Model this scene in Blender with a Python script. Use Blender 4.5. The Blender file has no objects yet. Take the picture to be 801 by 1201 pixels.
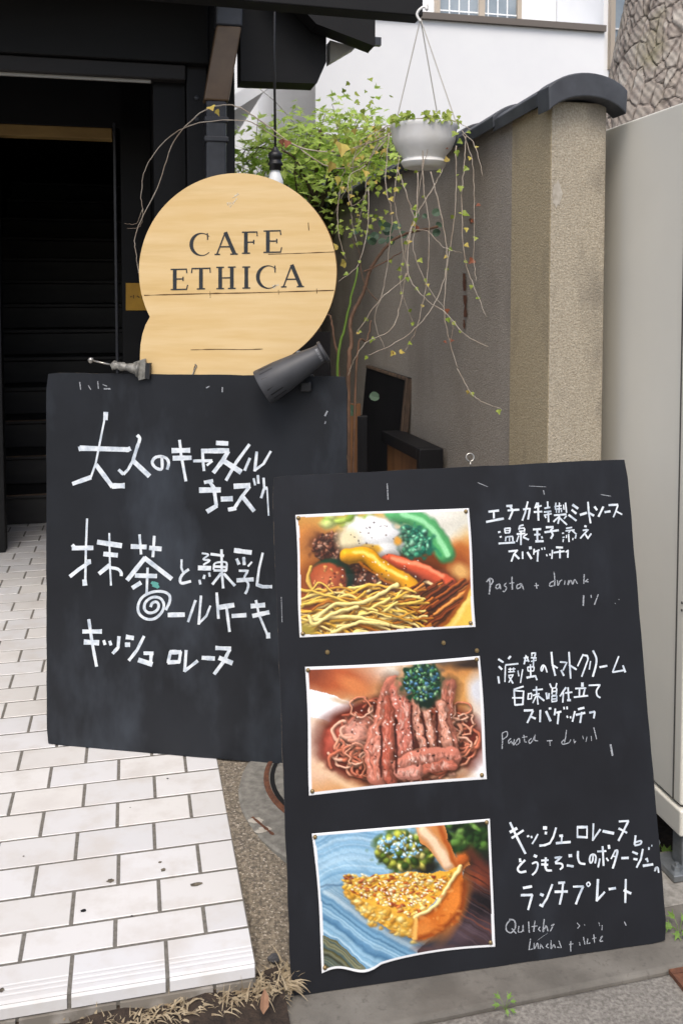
import bpy, bmesh, math, random
import numpy as np
from mathutils import Vector, Matrix
rad = math.radians
random.seed(7)
RS = np.random.RandomState(11)
scene = bpy.context.scene
COL = scene.collection

# ------------------------------------------------------------------ camera
CAM_H = 1.42
PITCH = rad(3.0)
F_PX, CX, HORIZON = 1066.0, 400.5, 350.0          # in the photograph's own pixels (801 x 1201)
CY = HORIZON + F_PX * math.tan(PITCH)
cd = bpy.data.cameras.new('camera')
cam = bpy.data.objects.new('camera', cd)
COL.objects.link(cam)
cam.location = (0, 0, CAM_H)
cam.rotation_euler = (rad(90) - PITCH, 0, 0)
cd.sensor_fit = 'VERTICAL'
cd.sensor_height = 36.0
cd.lens = F_PX / 1201 * 36.0
cd.shift_y = (CY - 600.5) / 1201
cd.clip_start, cd.clip_end = 0.05, 500
cd.dof.use_dof = True
cd.dof.focus_distance = 2.45
cd.dof.aperture_fstop = 9.0
scene.camera = cam

# ------------------------------------------------------------------ light
SUN_ELEV, SUN_AZ = rad(58), rad(186)     # azimuth clockwise from +Y: the sun stands high behind the camera, a little to the left
w = bpy.data.worlds.new('World')
scene.world = w
w.use_nodes = True
wn = w.node_tree.nodes
sky = wn.new('ShaderNodeTexSky')
sky.sky_type = 'NISHITA'
sky.sun_disc = False
sky.sun_elevation = SUN_ELEV
sky.sun_rotation = SUN_AZ
sky.air_density = 1.0
sky.dust_density = 4.0
sky.ozone_density = 0.6
bg = wn['Background']
bg.inputs['Strength'].default_value = 0.15
w.node_tree.links.new(sky.outputs[0], bg.inputs[0])
sl = bpy.data.lights.new('sun', 'SUN')
sl.energy = 1.2
sl.angle = rad(26)
sl.color = (1.0, 0.97, 0.93)
so = bpy.data.objects.new('sun', sl)
COL.objects.link(so)
sun_dir = Vector((math.sin(SUN_AZ) * math.cos(SUN_ELEV), math.cos(SUN_AZ) * math.cos(SUN_ELEV), math.sin(SUN_ELEV)))
so.rotation_euler = (-sun_dir).to_track_quat('-Z', 'Y').to_euler()
so.location = (0, -3, 6)
scene.view_settings.view_transform = 'Standard'
scene.view_settings.look = 'None'
scene.view_settings.gamma = 1
scene.view_settings.exposure = 0.42

# ------------------------------------------------------------------ survey: reading measured photo points onto real planes
_cp, _sp = math.cos(PITCH), math.sin(PITCH)
EYE = Vector((0, 0, CAM_H))
def ray(x, y):
    a, b = (x - CX) / F_PX, -(y - CY) / F_PX
    return Vector((a, _cp + b * _sp, -_sp + b * _cp))
def on_plane(x, y, p0, n):
    d = ray(x, y)
    return EYE + d * ((p0 - EYE).dot(n) / d.dot(n))
def at_z(x, y, z): return on_plane(x, y, Vector((0, 0, z)), Vector((0, 0, 1)))
def at_y(x, y, Y): return on_plane(x, y, Vector((0, Y, 0)), Vector((0, 1, 0)))
TH = rad(13)
U = Vector((math.cos(TH), math.sin(TH), 0))
V = Vector((-math.sin(TH), math.cos(TH), 0))
Z = Vector((0, 0, 1))
def W(u, v, z=0.0): return U * u + V * v + Z * z          # the building's own axes -> world
def at_v(x, y, v): return on_plane(x, y, V * v, V)
def at_u(x, y, u): return on_plane(x, y, U * u, U)

# ------------------------------------------------------------------ materials
def S(r, g, b):
    f = lambda c: ((c / 255 + 0.055) / 1.055) ** 2.4 if c > 10 else c / 255 / 12.92
    return (f(r), f(g), f(b))
def mat(name, c1, c2=None, scale=8, detail=5, rough=0.6, bump=0.0, bscale=None, bdist=0.002, spec=0.5, metal=0.0,
        stretch=(1, 1, 1), lo=0.35, hi=0.65, c3=None, s3=2.0, lo3=0.5, hi3=0.7, vcol=False, trans=0.0, stretch3=(1, 1, 1), rot=0.0, alpha=None):
    m = bpy.data.materials.new(name)
    m.use_nodes = True
    nt = m.node_tree
    N, L = nt.nodes, nt.links
    p = N['Principled BSDF']
    p.inputs['Roughness'].default_value = rough
    p.inputs['Specular IOR Level'].default_value = spec
    p.inputs['Metallic'].default_value = metal
    tc = N.new('ShaderNodeTexCoord')
    mp = N.new('ShaderNodeMapping')
    mp.inputs['Scale'].default_value = stretch
    mp.inputs['Rotation'].default_value = (0, 0, rot)
    L.new(tc.outputs['Object'], mp.inputs[0])
    def noise(sc, vec, det=detail):
        n = N.new('ShaderNodeTexNoise')
        n.inputs['Scale'].default_value = sc
        n.inputs['Detail'].default_value = det
        n.inputs['Roughness'].default_value = 0.6
        L.new(vec, n.inputs['Vector'])
        return n.outputs['Fac']
    def ramp(fac, a, b):
        r = N.new('ShaderNodeMapRange')
        r.inputs['From Min'].default_value, r.inputs['From Max'].default_value = a, b
        L.new(fac, r.inputs['Value'])
        return r.outputs[0]
    def mix(fac, a, b):
        x = N.new('ShaderNodeMix')
        x.data_type = 'RGBA'
        L.new(fac, x.inputs['Factor'])
        for s, k in ((a, 6), (b, 7)):
            if isinstance(s, tuple): x.inputs[k].default_value = (*s, 1)
            else: L.new(s, x.inputs[k])
        return x.outputs[2]
    if vcol:
        at = N.new('ShaderNodeAttribute')
        at.attribute_name = 'Col'
        col = at.outputs['Color']
    else:
        col = None
    if c2 is not None:
        col = mix(ramp(noise(scale, mp.outputs[0]), lo, hi), c1 if col is None else col, c2)
    if c3 is not None:
        mp3 = N.new('ShaderNodeMapping')
        mp3.inputs['Scale'].default_value = stretch3
        mp3.inputs['Location'].default_value = (3.1, 1.7, 5.2)
        L.new(tc.outputs['Object'], mp3.inputs[0])
        col = mix(ramp(noise(s3, mp3.outputs[0]), lo3, hi3), col if col is not None else c1, c3)
    if col is None: p.inputs['Base Color'].default_value = (*c1, 1)
    else: L.new(col, p.inputs['Base Color'])
    if bump:
        bn = N.new('ShaderNodeBump')
        bn.inputs['Strength'].default_value = bump
        bn.inputs['Distance'].default_value = bdist
        L.new(noise(bscale or scale, mp.outputs[0]), bn.inputs['Height'])
        L.new(bn.outputs[0], p.inputs['Normal'])
    out = N['Material Output']
    if trans:
        t = N.new('ShaderNodeBsdfTranslucent')
        if col is None: t.inputs[0].default_value = (*c1, 1)
        else: L.new(col, t.inputs[0])
        ms = N.new('ShaderNodeMixShader')
        ms.inputs[0].default_value = trans
        L.new(p.outputs[0], ms.inputs[1]); L.new(t.outputs[0], ms.inputs[2])
        L.new(ms.outputs[0], out.inputs[0])
    if alpha:
        a = ramp(noise(alpha[0], tc.outputs['Object'], 3), alpha[1], alpha[2])
        L.new(a, p.inputs['Alpha'])
    return m

MT = {}
MT['board'] = mat('chalkboard', S(25, 27, 31), S(34, 37, 42), scale=3, rough=0.55, bump=0.15, bscale=60, bdist=0.0006, spec=0.28,
                  c3=S(74, 81, 90), s3=3.4, lo3=0.5, hi3=0.88, stretch3=(1, 1, 0.45))
MT['board2'] = mat('menu_blackboard', S(25, 26, 30), S(31, 33, 38), scale=4, rough=0.55, bump=0.15, bscale=60, bdist=0.0006, spec=0.28,
                   c3=S(46, 50, 57), s3=4.5, lo3=0.55, hi3=0.85, stretch3=(1, 1, 0.4))
MT['board_edge'] = mat('board_edge', S(38, 38, 40), S(120, 105, 85), scale=25, lo=0.55, hi=0.62, rough=0.8)
MT['paint'] = mat('marker_paint', S(226, 232, 236), S(160, 174, 188), scale=38, rough=0.7, spec=0.2, lo=0.42, hi=0.75)
MT['chalk'] = mat('chalk_line', S(164, 168, 173), rough=0.9, spec=0.1, alpha=(420, 0.32, 0.5))
MT['chalkfaint'] = mat('chalk_smear', S(120, 128, 138), rough=0.9, spec=0.1, alpha=(60, 0.45, 0.9))
MT['green'] = mat('green_paint', S(90, 160, 150), rough=0.6)
MT['sign'] = mat('sign_wood', S(226, 198, 148), S(218, 186, 130), scale=6, stretch=(0.5, 1, 5), rough=0.5, spec=0.25, bump=0.1, bscale=30, bdist=0.0008,
                 c3=S(200, 166, 104), s3=2.0, stretch3=(0.7, 1, 9), lo3=0.55, hi3=0.85)
MT['sign_edge'] = mat('sign_edge', S(150, 110, 55), S(105, 75, 40), scale=12, rough=0.7)
MT['ink'] = mat('sign_ink', S(38, 42, 46), S(58, 62, 62), scale=70, rough=0.6, lo=0.5, hi=0.8)
MT['crack'] = mat('sign_crack', S(92, 66, 36), rough=0.9)
MT['black_wood'] = mat('black_wood', S(17, 17, 19), S(26, 25, 27), scale=8, stretch=(1, 1, 0.25), rough=0.55, bump=0.2, bscale=30, bdist=0.001, spec=0.35)
MT['black_beam'] = mat('black_beam', S(13, 13, 14), S(19, 19, 20), scale=8, stretch=(0.3, 1, 1), rough=0.6, bump=0.2, bscale=30, bdist=0.001, spec=0.3)
MT['stair'] = mat('stair_wood', S(50, 48, 47), S(36, 35, 35), scale=9, stretch=(.3, 1, 1), rough=0.5)
MT['lintel'] = mat('lintel_wood', S(34, 30, 29), S(26, 24, 24), scale=10, stretch=(0.3, 1, 1), rough=0.6)
MT['rail'] = mat('pale_leak_trim', S(170, 168, 160), rough=0.5)  # pale colour for the light-leak strip, and for the bracket
MT['tan'] = mat('tan_wood', S(165, 135, 80), S(140, 112, 64), scale=9, stretch=(0.3, 1, 1), rough=0.6)
MT['brown_wood'] = mat('brown_wood', S(128, 88, 52), S(96, 64, 40), scale=9, stretch=(1, 1, 0.2), rough=0.6)
MT['worn'] = mat('worn_wood', S(104, 84, 66), S(66, 54, 46), scale=30, stretch=(1, 1, 0.2), rough=0.8, bump=0.3, bscale=40)
MT['pipe'] = mat('downspout_metal', S(58, 60, 66), S(46, 47, 52), scale=14, rough=0.35, spec=0.5)
MT['pipe_brown'] = mat('downspout_brown', S(112, 90, 66), S(96, 76, 56), scale=10, rough=0.4)
MT['render'] = mat('sand_render', S(150, 140, 122), S(188, 179, 161), scale=190, detail=3, lo=0.3, hi=0.7, rough=0.95, bump=0.9, bscale=170, bdist=0.004, spec=0.1,
                   c3=S(122, 116, 106), s3=3.4, lo3=0.5, hi3=0.72, stretch3=(1.5, 1.5, 0.7))
MT['render_shaded'] = mat('sand_render_shaded', S(140, 132, 121), S(172, 164, 153), scale=170, detail=3, lo=0.3, hi=0.7, rough=0.95, bump=0.9, bscale=170, bdist=0.004, spec=0.1,
                        c3=S(128, 121, 112), s3=1.3, lo3=0.5, hi3=0.8, stretch3=(1.6, 1.6, 0.8))  # same render darkened: shade under the overhang put into the colour
MT['render_tan'] = mat('sand_render_tan', S(156, 141, 112), S(188, 174, 146), scale=190, detail=3, lo=0.3, hi=0.7, rough=0.95, bump=0.9, bscale=170, bdist=0.004, spec=0.1,
                       c3=S(132, 122, 104), s3=3.0, lo3=0.5, hi3=0.75, stretch3=(1.5, 1.5, 0.6))
MT['plaster'] = mat('plaster_patch', S(190, 184, 172), S(160, 152, 138), scale=40, rough=0.95)
MT['rust'] = mat('rust', S(112, 72, 50), S(80, 50, 38), scale=60, rough=0.9)
MT['roof_tile'] = mat('roof_tile', S(56, 58, 62), S(74, 77, 82), scale=9, rough=0.5, bump=0.2, bscale=60, bdist=0.001, spec=0.4, c3=S(58, 58, 62), s3=4, lo3=0.5, hi3=0.7)
MT['tile'] = mat('paving_tile', S(226, 220, 212), vcol=True, c2=S(200, 194, 186), scale=11, lo=0.5, hi=0.85, rough=0.45, bump=0.12, bscale=50, bdist=0.001,
                 c3=S(204, 199, 193), s3=5, lo3=0.52, hi3=0.75, spec=0.4)
MT['grout'] = mat('grout', S(124, 120, 112), S(100, 96, 89), scale=90, rough=0.95, bump=0.4, bscale=200)
MT['stain'] = mat('stain', S(120, 112, 96), S(70, 64, 56), scale=90, rough=0.9)
MT['tar'] = mat('tar_spot', S(18, 18, 19), rough=0.7)
MT['aggregate'] = mat('exposed_aggregate', S(142, 131, 113), S(98, 90, 79), scale=110, detail=3, lo=0.38, hi=0.6, rough=0.9, bump=1.0, bscale=110, bdist=0.006,
                      c3=S(186, 176, 160), s3=150, lo3=0.58, hi3=0.66)
MT['concrete'] = mat('kerb_concrete', S(120, 116, 108), S(94, 90, 83), scale=6, rough=0.9, bump=0.5, bscale=180, bdist=0.002, c3=S(92, 88, 82), s3=60, lo3=0.55, hi3=0.72)
MT['gutter'] = mat('gutter_concrete', S(142, 138, 130), S(104, 100, 94), scale=120, detail=3, rough=0.95, bump=0.8, bscale=150, bdist=0.003, c3=S(88, 84, 78), s3=9, lo3=0.5, hi3=0.75)
MT['ring_concrete'] = mat('ring_concrete', S(140, 137, 128), S(108, 105, 98), scale=40, rough=0.9, bump=0.5, bscale=120, bdist=0.002)
MT['asphalt'] = mat('asphalt', S(70, 70, 70), S(54, 54, 55), scale=200, rough=0.95, bump=0.6, bscale=200)
MT['gravel'] = mat('gravel', S(120, 112, 100), S(80, 74, 66), scale=60, rough=0.95, bump=0.8, bscale=60, bdist=0.01)
MT['soil'] = mat('soil', S(66, 54, 44), S(40, 33, 28), scale=40, rough=1.0, bump=1.0, bscale=90, bdist=0.01)
MT['straw'] = mat('dry_grass', S(198, 182, 152), S(146, 128, 100), scale=30, rough=0.8, trans=0.25)
MT['cabinet'] = mat('cabinet_paint', S(226, 223, 211), S(221, 218, 206), scale=2, rough=0.42, spec=0.4)
MT['cab_line'] = mat('cabinet_seam', S(70, 69, 66), rough=0.7)
MT['galv'] = mat('galvanised', S(150, 155, 158), S(120, 126, 130), scale=25, rough=0.4, metal=0.6)
MT['block'] = mat('concrete_block', S(160, 157, 150), S(128, 125, 118), scale=50, rough=0.95, bump=0.6, bscale=120, bdist=0.003)
MT['white_wall'] = mat('white_wall', S(243, 245, 246), S(238, 240, 242), scale=1.5, rough=0.8)
MT['shaded_wall'] = mat('shaded_wall', S(176, 180, 182), S(164, 168, 170), scale=1.5, rough=0.8)  # white wall below the balcony, its shadow put into the grey
MT['rail_brown'] = mat('parapet_rail', S(112, 104, 96), rough=0.5)
MT['win_frame'] = mat('window_frame', S(176, 164, 148), rough=0.5)
MT['glass'] = mat('window_glass', S(120, 132, 140), S(150, 160, 166), scale=2, rough=0.08, spec=0.8)
MT['bark'] = mat('pine_bark', S(146, 132, 122), vcol=True, c2=S(150, 140, 132), scale=18, rough=0.95, bump=0.5, bscale=45, bdist=0.004, c3=S(128, 124, 96), s3=3, lo3=0.55, hi3=0.75)
MT['maple'] = mat('maple_leaf', S(176, 208, 88), S(208, 226, 128), scale=3, rough=0.5, trans=0.45)
MT['twig'] = mat('twig', S(96, 82, 66), S(70, 58, 46), scale=20, rough=0.9)
MT['dead_vine'] = mat('dry_vine', S(188, 178, 164), S(146, 130, 112), scale=12, rough=0.9)
MT['vine_leaf'] = mat('vine_leaf', S(120, 150, 50), S(170, 180, 80), scale=18, rough=0.5, trans=0.35)
MT['vine_yellow'] = mat('yellow_leaf', S(204, 192, 92), S(192, 164, 88), scale=18, rough=0.6, trans=0.35)
MT['vine_red'] = mat('withered_leaf', S(130, 74, 48), S(100, 56, 40), scale=18, rough=0.8)
MT['rose_stem'] = mat('brown_stem', S(120, 90, 70), S(92, 70, 54), scale=15, rough=0.8)
MT['green_stem'] = mat('green_stem', S(96, 124, 44), rough=0.5)
MT['blue_leaf'] = mat('round_leaf', S(88, 112, 92), S(70, 96, 70), scale=15, rough=0.6, trans=0.2)
MT['pot'] = mat('white_plastic', S(240, 240, 238), S(226, 224, 218), scale=9, rough=0.35, spec=0.5)
MT['string'] = mat('hanger_wire', S(190, 186, 178), rough=0.5)
MT['lamp'] = mat('lamp_grey', S(66, 67, 70), S(58, 59, 62), scale=20, rough=0.5)
MT['lamp_label'] = mat('lamp_label', S(150, 152, 154), S(84, 85, 88), scale=60, rough=0.6)
MT['dark_plastic'] = mat('black_plastic', S(26, 26, 28), S(34, 34, 36), scale=20, rough=0.45)
MT['tape'] = mat('tape_wrap', S(150, 148, 140), S(74, 72, 68), scale=45, rough=0.35, lo=0.35, hi=0.7, bump=0.6, bscale=60, bdist=0.003, spec=0.6)
MT['steel'] = mat('steel', S(170, 166, 158), rough=0.3, metal=0.8)
MT['bulb'] = mat('frosted_glass', S(232, 234, 234), rough=0.25, spec=0.5)
MT['yellow_plate'] = mat('yellow_plate', S(200, 152, 40), S(180, 132, 34), scale=8, rough=0.5)
MT['plate_ink'] = mat('plate_ink', S(90, 66, 24), rough=0.7)
MT['print'] = mat('printed_photo', S(200, 200, 200), vcol=True, rough=0.35, spec=0.45)
MT['pin'] = mat('brass_pin', S(140, 120, 84), rough=0.4, metal=0.7)
MT['weed'] = mat('weed_leaf', S(98, 132, 52), S(124, 156, 70), scale=20, rough=0.6, trans=0.3)
MT['pebble'] = mat('pebble', S(84, 84, 86), S(60, 60, 62), scale=40, rough=0.8)
MT['dead_leaf'] = mat('dead_leaf', S(176, 136, 108), S(140, 100, 76), scale=25, rough=0.8, trans=0.2)

# ------------------------------------------------------------------ mesh helpers
class MB:
    def __init__(s): s.v = []; s.f = []; s.mi = []
    def add(s, vs, fs, mi=0):
        o = len(s.v)
        s.v += [tuple(p) for p in vs]
        for f in fs: s.f.append(tuple(i + o for i in f)); s.mi.append(mi)
        return s
    def hexa(s, c, mi=0):          # 8 corners: bottom loop 0-3, top loop 4-7
        return s.add(c, [(3, 2, 1, 0), (4, 5, 6, 7), (0, 1, 5, 4), (1, 2, 6, 5), (2, 3, 7, 6), (3, 0, 4, 7)], mi)
    def obox(s, o, a, b, c, mi=0): # corner + 3 edge vectors
        o, a, b, c = map(Vector, (o, a, b, c))
        if a.cross(b).dot(c) < 0: a, b = b, a
        return s.hexa([o, o + a, o + a + b, o + b, o + c, o + a + c, o + a + b + c, o + b + c], mi)
    def ubox(s, u0, u1, v0, v1, z0, z1, mi=0):
        return s.obox(W(u0, v0, z0), U * (u1 - u0), V * (v1 - v0), Z * (z1 - z0), mi)
    def prism(s, poly, d, mi=0, side=None):  # planar polygon (world points) extruded by vector d
        poly = [Vector(p) for p in poly]; d = Vector(d); n = len(poly)
        nrm = Vector((0, 0, 0))
        for i in range(n): nrm += poly[i].cross(poly[(i + 1) % n])
        if nrm.dot(d) > 0: poly.reverse()
        vs = poly + [p + d for p in poly]
        s.add(vs, [tuple(range(n)), tuple(range(2 * n - 1, n - 1, -1))], mi)
        s.add(vs, [(i, i + n, (i + 1) % n + n, (i + 1) % n) for i in range(n)], mi if side is None else side)
        return s
    def tube(s, pts, r, k=6, mi=0, cap=True):
        pts = [Vector(p) for p in pts]; n = len(pts)
        rs = r if isinstance(r, (list, tuple)) else [r] * n
        t0 = (pts[1] - pts[0]).normalized()
        a = t0.orthogonal().normalized()
        vs = []
        for i in range(n):
            t = (pts[min(i + 1, n - 1)] - pts[max(i - 1, 0)]).normalized()
            a = (a - t * a.dot(t)); a = a.normalized() if a.length > 1e-6 else t.orthogonal().normalized()
            b = t.cross(a)
            for j in range(k):
                q = 2 * math.pi * j / k
                vs.append(pts[i] + (a * math.cos(q) + b * math.sin(q)) * rs[i])
        fs = [(i * k + j, i * k + (j + 1) % k, (i + 1) * k + (j + 1) % k, (i + 1) * k + j) for i in range(n - 1) for j in range(k)]
        if cap: fs += [tuple(range(k - 1, -1, -1)), tuple((n - 1) * k + j for j in range(k))]
        return s.add(vs, fs, mi)
    def lathe(s, base, axis, prof, k=24, mi=0):   # prof = [(dist along axis, radius)]
        base = Vector(base); axis = Vector(axis).normalized()
        a = axis.orthogonal().normalized(); b = axis.cross(a)
        vs = []
        for (h, r) in prof:
            for j in range(k):
                q = 2 * math.pi * j / k
                vs.append(base + axis * h + (a * math.cos(q) + b * math.sin(q)) * max(r, 1e-4))
        n = len(prof)
        fs = [(i * k + j, i * k + (j + 1) % k, (i + 1) * k + (j + 1) % k, (i + 1) * k + j) for i in range(n - 1) for j in range(k)]
        return s.add(vs, fs, mi)
    def ball(s, c, r, mi=0, k=12):
        return s.lathe(Vector(c) - Z * r, Z, [(r - r * math.cos(math.pi * i / 8), r * math.sin(math.pi * i / 8)) for i in range(9)], k, mi)
    def build(s, name, mats, parent=None, origin=None, smooth=False, bevel=0.0, seg=2):
        if not isinstance(mats, (list, tuple)): mats = [mats]
        o0 = Vector(parent['_base']) if parent is not None and '_base' in parent else (Vector(origin) if origin is not None else Vector((0, 0, 0)))
        me = bpy.data.meshes.new(name)
        me.from_pydata([tuple(Vector(p) - o0) for p in s.v], [], s.f)
        for m in mats: me.materials.append(m)
        if len(mats) > 1: me.polygons.foreach_set('material_index', s.mi)
        if smooth: me.polygons.foreach_set('use_smooth', [True] * len(s.f))
        me.update()
        ob = bpy.data.objects.new(name, me)
        COL.objects.link(ob)
        if parent is not None:
            ob.parent = parent
            if '_base' in parent: ob['_base'] = list(parent['_base'])
        else:
            ob.location = o0
            ob['_base'] = list(o0)
        if bevel:
            b = ob.modifiers.new('bevel', 'BEVEL'); b.width = bevel; b.segments = seg; b.limit_method = 'ANGLE'
        return ob
def tag(o, label, cat, group=None):
    o['label'] = label; o['category'] = cat
    if group: o['group'] = group
    return o
def thing(name, base, label, cat, group=None):
    o = bpy.data.objects.new(name, None)
    COL.objects.link(o)
    o.location = base; o['_base'] = list(base); o.empty_display_size = 0.1
    return tag(o, label, cat, group)
def struct(o, kind='structure'):
    o['kind'] = kind
    return o
def spline(pts, n=6):
    P = [Vector(p) for p in pts]
    if len(P) < 3: return [P[0].lerp(P[-1], i / n) for i in range(n + 1)]
    out = []
    Q = [P[0] * 2 - P[1]] + P + [P[-1] * 2 - P[-2]]
    for i in range(1, len(Q) - 2):
        a, b, c, d = Q[i - 1:i + 3]
        for k in range(n):
            t = k / n
            out.append(0.5 * ((2 * b) + (c - a) * t + (2 * a - 5 * b + 4 * c - d) * t * t + (3 * b - a - 3 * c + d) * t ** 3))
    return out + [P[-1]]

# flat strokes of paint on a plane; every stroke lies a hair above the one before it
class Plane:
    def __init__(s, p0, n): s.p0 = Vector(p0); s.n = Vector(n).normalized()
    def at(s, x, y, off=0.0): return on_plane(x, y, s.p0 + s.n * off, s.n)
def strokes(mb, plane, region, items, off=0.0008, smooth=False, jitter=0.05, wmul=1.0, mi=0):
    x0, y0, sc = region
    for k, it in enumerate(items):
        wd, pts = it[0], it[1]
        P = [Vector((x, y, 0)) for x, y in pts]
        if len(P) == 1: P = [P[0] - Vector((wd * 0.3, 0, 0)), P[0] + Vector((wd * 0.3, 0, 0))]
        if smooth or len(P) > 3: P = spline(P, 5)
        else:
            q = []
            for a, b in zip(P[:-1], P[1:]):
                q += [a.lerp(b, i / 4) for i in range(4)]
            P = q + [P[-1]]
        n = len(P); L, Rr = [], []
        for i in range(n):
            t = P[min(i + 1, n - 1)] - P[max(i - 1, 0)]
            t = t.normalized() if t.length > 1e-6 else Vector((1, 0, 0))
            nn = Vector((-t.y, t.x, 0))
            ww = wd * wmul * 0.5 * (1 + random.uniform(-jitter, jitter) * 2)
            L.append(P[i] + nn * ww); Rr.append(P[i] - nn * ww)
        o = off + k * 0.000012
        vs = [plane.at(x0 + p.x / sc, y0 + p.y / sc, o) for p in L + Rr]
        mb.add(vs, [(i, i + 1, n + i + 1, n + i) for i in range(n - 1)], mi)
def Wd(spec):   # "w x y x y ...; w x y ..." -> stroke items
    out = []
    for part in spec.split(';'):
        a = [float(q) for q in part.split()]
        if a: out.append((a[0], [(a[i], a[i + 1]) for i in range(1, len(a) - 1, 2)]))
    return out

# ------------------------------------------------------------------ setting: ground, street, paving
def gz(p): return -0.08 + 0.0175 * (p.x + 0.107)
def sheet(name, uvs, m, zf, nu=2, nv=2, kind='structure'):
    (u0, u1), (v0, v1) = uvs
    mb = MB(); vs = []
    for i in range(nu + 1):
        for j in range(nv + 1):
            p = W(u0 + (u1 - u0) * i / nu, v0 + (v1 - v0) * j / nv)
            p.z = zf(p) if callable(zf) else zf
            vs.append(p)
    mb.add(vs, [(i * (nv + 1) + j, (i + 1) * (nv + 1) + j, (i + 1) * (nv + 1) + j + 1, i * (nv + 1) + j + 1) for i in range(nu) for j in range(nv)])
    return struct(mb.build(name, m), kind)
sheet('ground', ((-150, 150), (-150, 150)), MT['gravel'], -0.30, 8, 8)
sheet('road', ((-40, 40), (-8, 0.55)), MT['asphalt'], -0.19, 8, 4)
mb = MB(); mb.hexa([W(-6, 0.55, -.3), W(6, 0.55, -.3), W(6, 1.717, -.3), W(-6, 1.717, -.3),
                    W(-6, 0.55, -.185), W(6, 0.55, -.085), W(6, 1.717, 0.012), W(-6, 1.717, -.185)])
mb.v[4] = tuple(W(-6, .55, gz(W(-6, .55)))); mb.v[5] = tuple(W(6, .55, gz(W(6, .55)))); mb.v[6] = tuple(W(6, 1.717, gz(W(6, 1.717)))); mb.v[7] = tuple(W(-6, 1.717, gz(W(-6, 1.717)) ))
struct(mb.build('gutter_slab', MT['gutter'], bevel=0.008))
mb = MB()
def gp(u, v, dz=0): p = W(u, v); p.z = gz(p) + dz; return p
mb.hexa([W(.29, 1.727, -.3), W(5, 1.727, -.3), W(5, 1.92, -.3), W(.29, 1.92, -.3), gp(.29, 1.727), gp(5, 1.727), gp(5, 1.92), gp(.29, 1.92)])
struct(mb.build('pavement_kerb', MT['concrete'], bevel=0.012, seg=3))
# exposed-aggregate strip, falling towards the kerb
def agz(p):
    v = p.dot(V)
    t = min(1, max(0, (v - 1.80) / 0.55)); t = t * t * (3 - 2 * t)
    return -0.082 * (1 - t) - 0.003 + 0.004 * math.sin(p.x * 23) * math.sin(p.y * 17) * 0.5
sheet('aggregate_strip', ((0.2, 1.16), (1.74, 4.3)), MT['aggregate'], agz, 20, 60)
sheet('courtyard', ((0.2, 12), (4.3, 14)), MT['gravel'], -0.01, 4, 4)
sheet('soil_strip', ((-3, 0.30), (1.62, 1.90)), MT['soil'], lambda p: -0.078 + 0.028 * max(0, (p.dot(V) - 1.70) / .16) + 0.008 * math.sin(p.x * 31 + p.y * 9) , 60, 10)
# tile paving: every tile its own block on a bed of grout
mb = MB()
mb.ubox(-5, 0.243, 1.868, 6.2, -0.25, -0.002, 1)
cols = []
def tilebox(u0, u1, v0, v1, z1=0.0, nose=False):
    g = 0.0044
    dz = random.uniform(-0.0006, 0.0006); n0 = len(mb.v)
    z0 = z1 - 0.012
    b = 0.0013
    u0 += g; u1 -= g; v0 += g; v1 -= g
    if not nose:
        vs = [W(u0, v0, z0), W(u1, v0, z0), W(u1, v1, z0), W(u0, v1, z0)]
        t = [W(u0 + b, v0 + b, z1 + dz), W(u1 - b, v0 + b, z1 + dz), W(u1 - b, v1 - b, z1 - dz), W(u0 + b, v1 - b, z1 - dz)]
        md = [W(u0, v0, z1 - b), W(u1, v0, z1 - b), W(u1, v1, z1 - b), W(u0, v1, z1 - b)]
        mb.add(vs + md + t, [(8, 9, 10, 11)] + [(i, (i + 1) % 4, 4 + (i + 1) % 4, 4 + i) for i in range(4)] + [(4 + i, 4 + (i + 1) % 4, 8 + (i + 1) % 4, 8 + i) for i in range(4)])
    else:           # bull-nosed step tile with three shallow grooves
        prof = [(v0 - 0.008, -0.03), (v0 - 0.008, -0.008), (v0 - 0.004, -0.002), (v0 + 0.004, 0.0)]
        for gv in (0.018, 0.032, 0.046):
            prof += [(v0 + gv - 0.004, 0.0), (v0 + gv - 0.0015, -0.0008), (v0 + gv + 0.0015, -0.0008), (v0 + gv + 0.004, 0.0)]
        prof += [(v1 - b, 0.0), (v1, -b), (v1, -0.012)]
        n = len(prof)
        vs = [W(u0, q[0], q[1] + z1) for q in prof] + [W(u1, q[0], q[1] + z1) for q in prof]
        mb.add(vs, [(i, n + i, n + i + 1, i + 1) for i in range(n - 1)] + [tuple(range(n)), tuple(range(2 * n - 1, n - 1, -1))])
    k = random.uniform(0.9, 1.0)
    c = S(222, 220, 217)
    tint = random.uniform(-0.015, 0.015)
    cols.extend([(n0, len(mb.v), (c[0] * k * (1 + tint), c[1] * k, c[2] * k * (1 - tint * 2)))])
vrow = [1.868, 1.983, 2.078]
while vrow[-1] < 5.95: vrow.append(vrow[-1] + 0.1235 - 0.0005 * 0)
RIGHT, TW = 0.245, 0.198
for r in range(len(vrow) - 1):
    if r == 0: edges = [RIGHT - TW * 0.945]
    elif r % 2 == 1: edges = [RIGHT - TW * 0.49]
    else: edges = [RIGHT - TW]
    jo = random.uniform(-0.004, 0.004)
    if r > 0: edges[0] += jo
    e = RIGHT
    k = 0
    nxt = edges[0]
    lim = -1.6 if vrow[r] < 3.2 else -2.2
    while e > lim:
        tilebox(nxt, e, vrow[r], vrow[r + 1], 0.0, nose=(r == 0))
        e = nxt; nxt = e - TW
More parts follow.
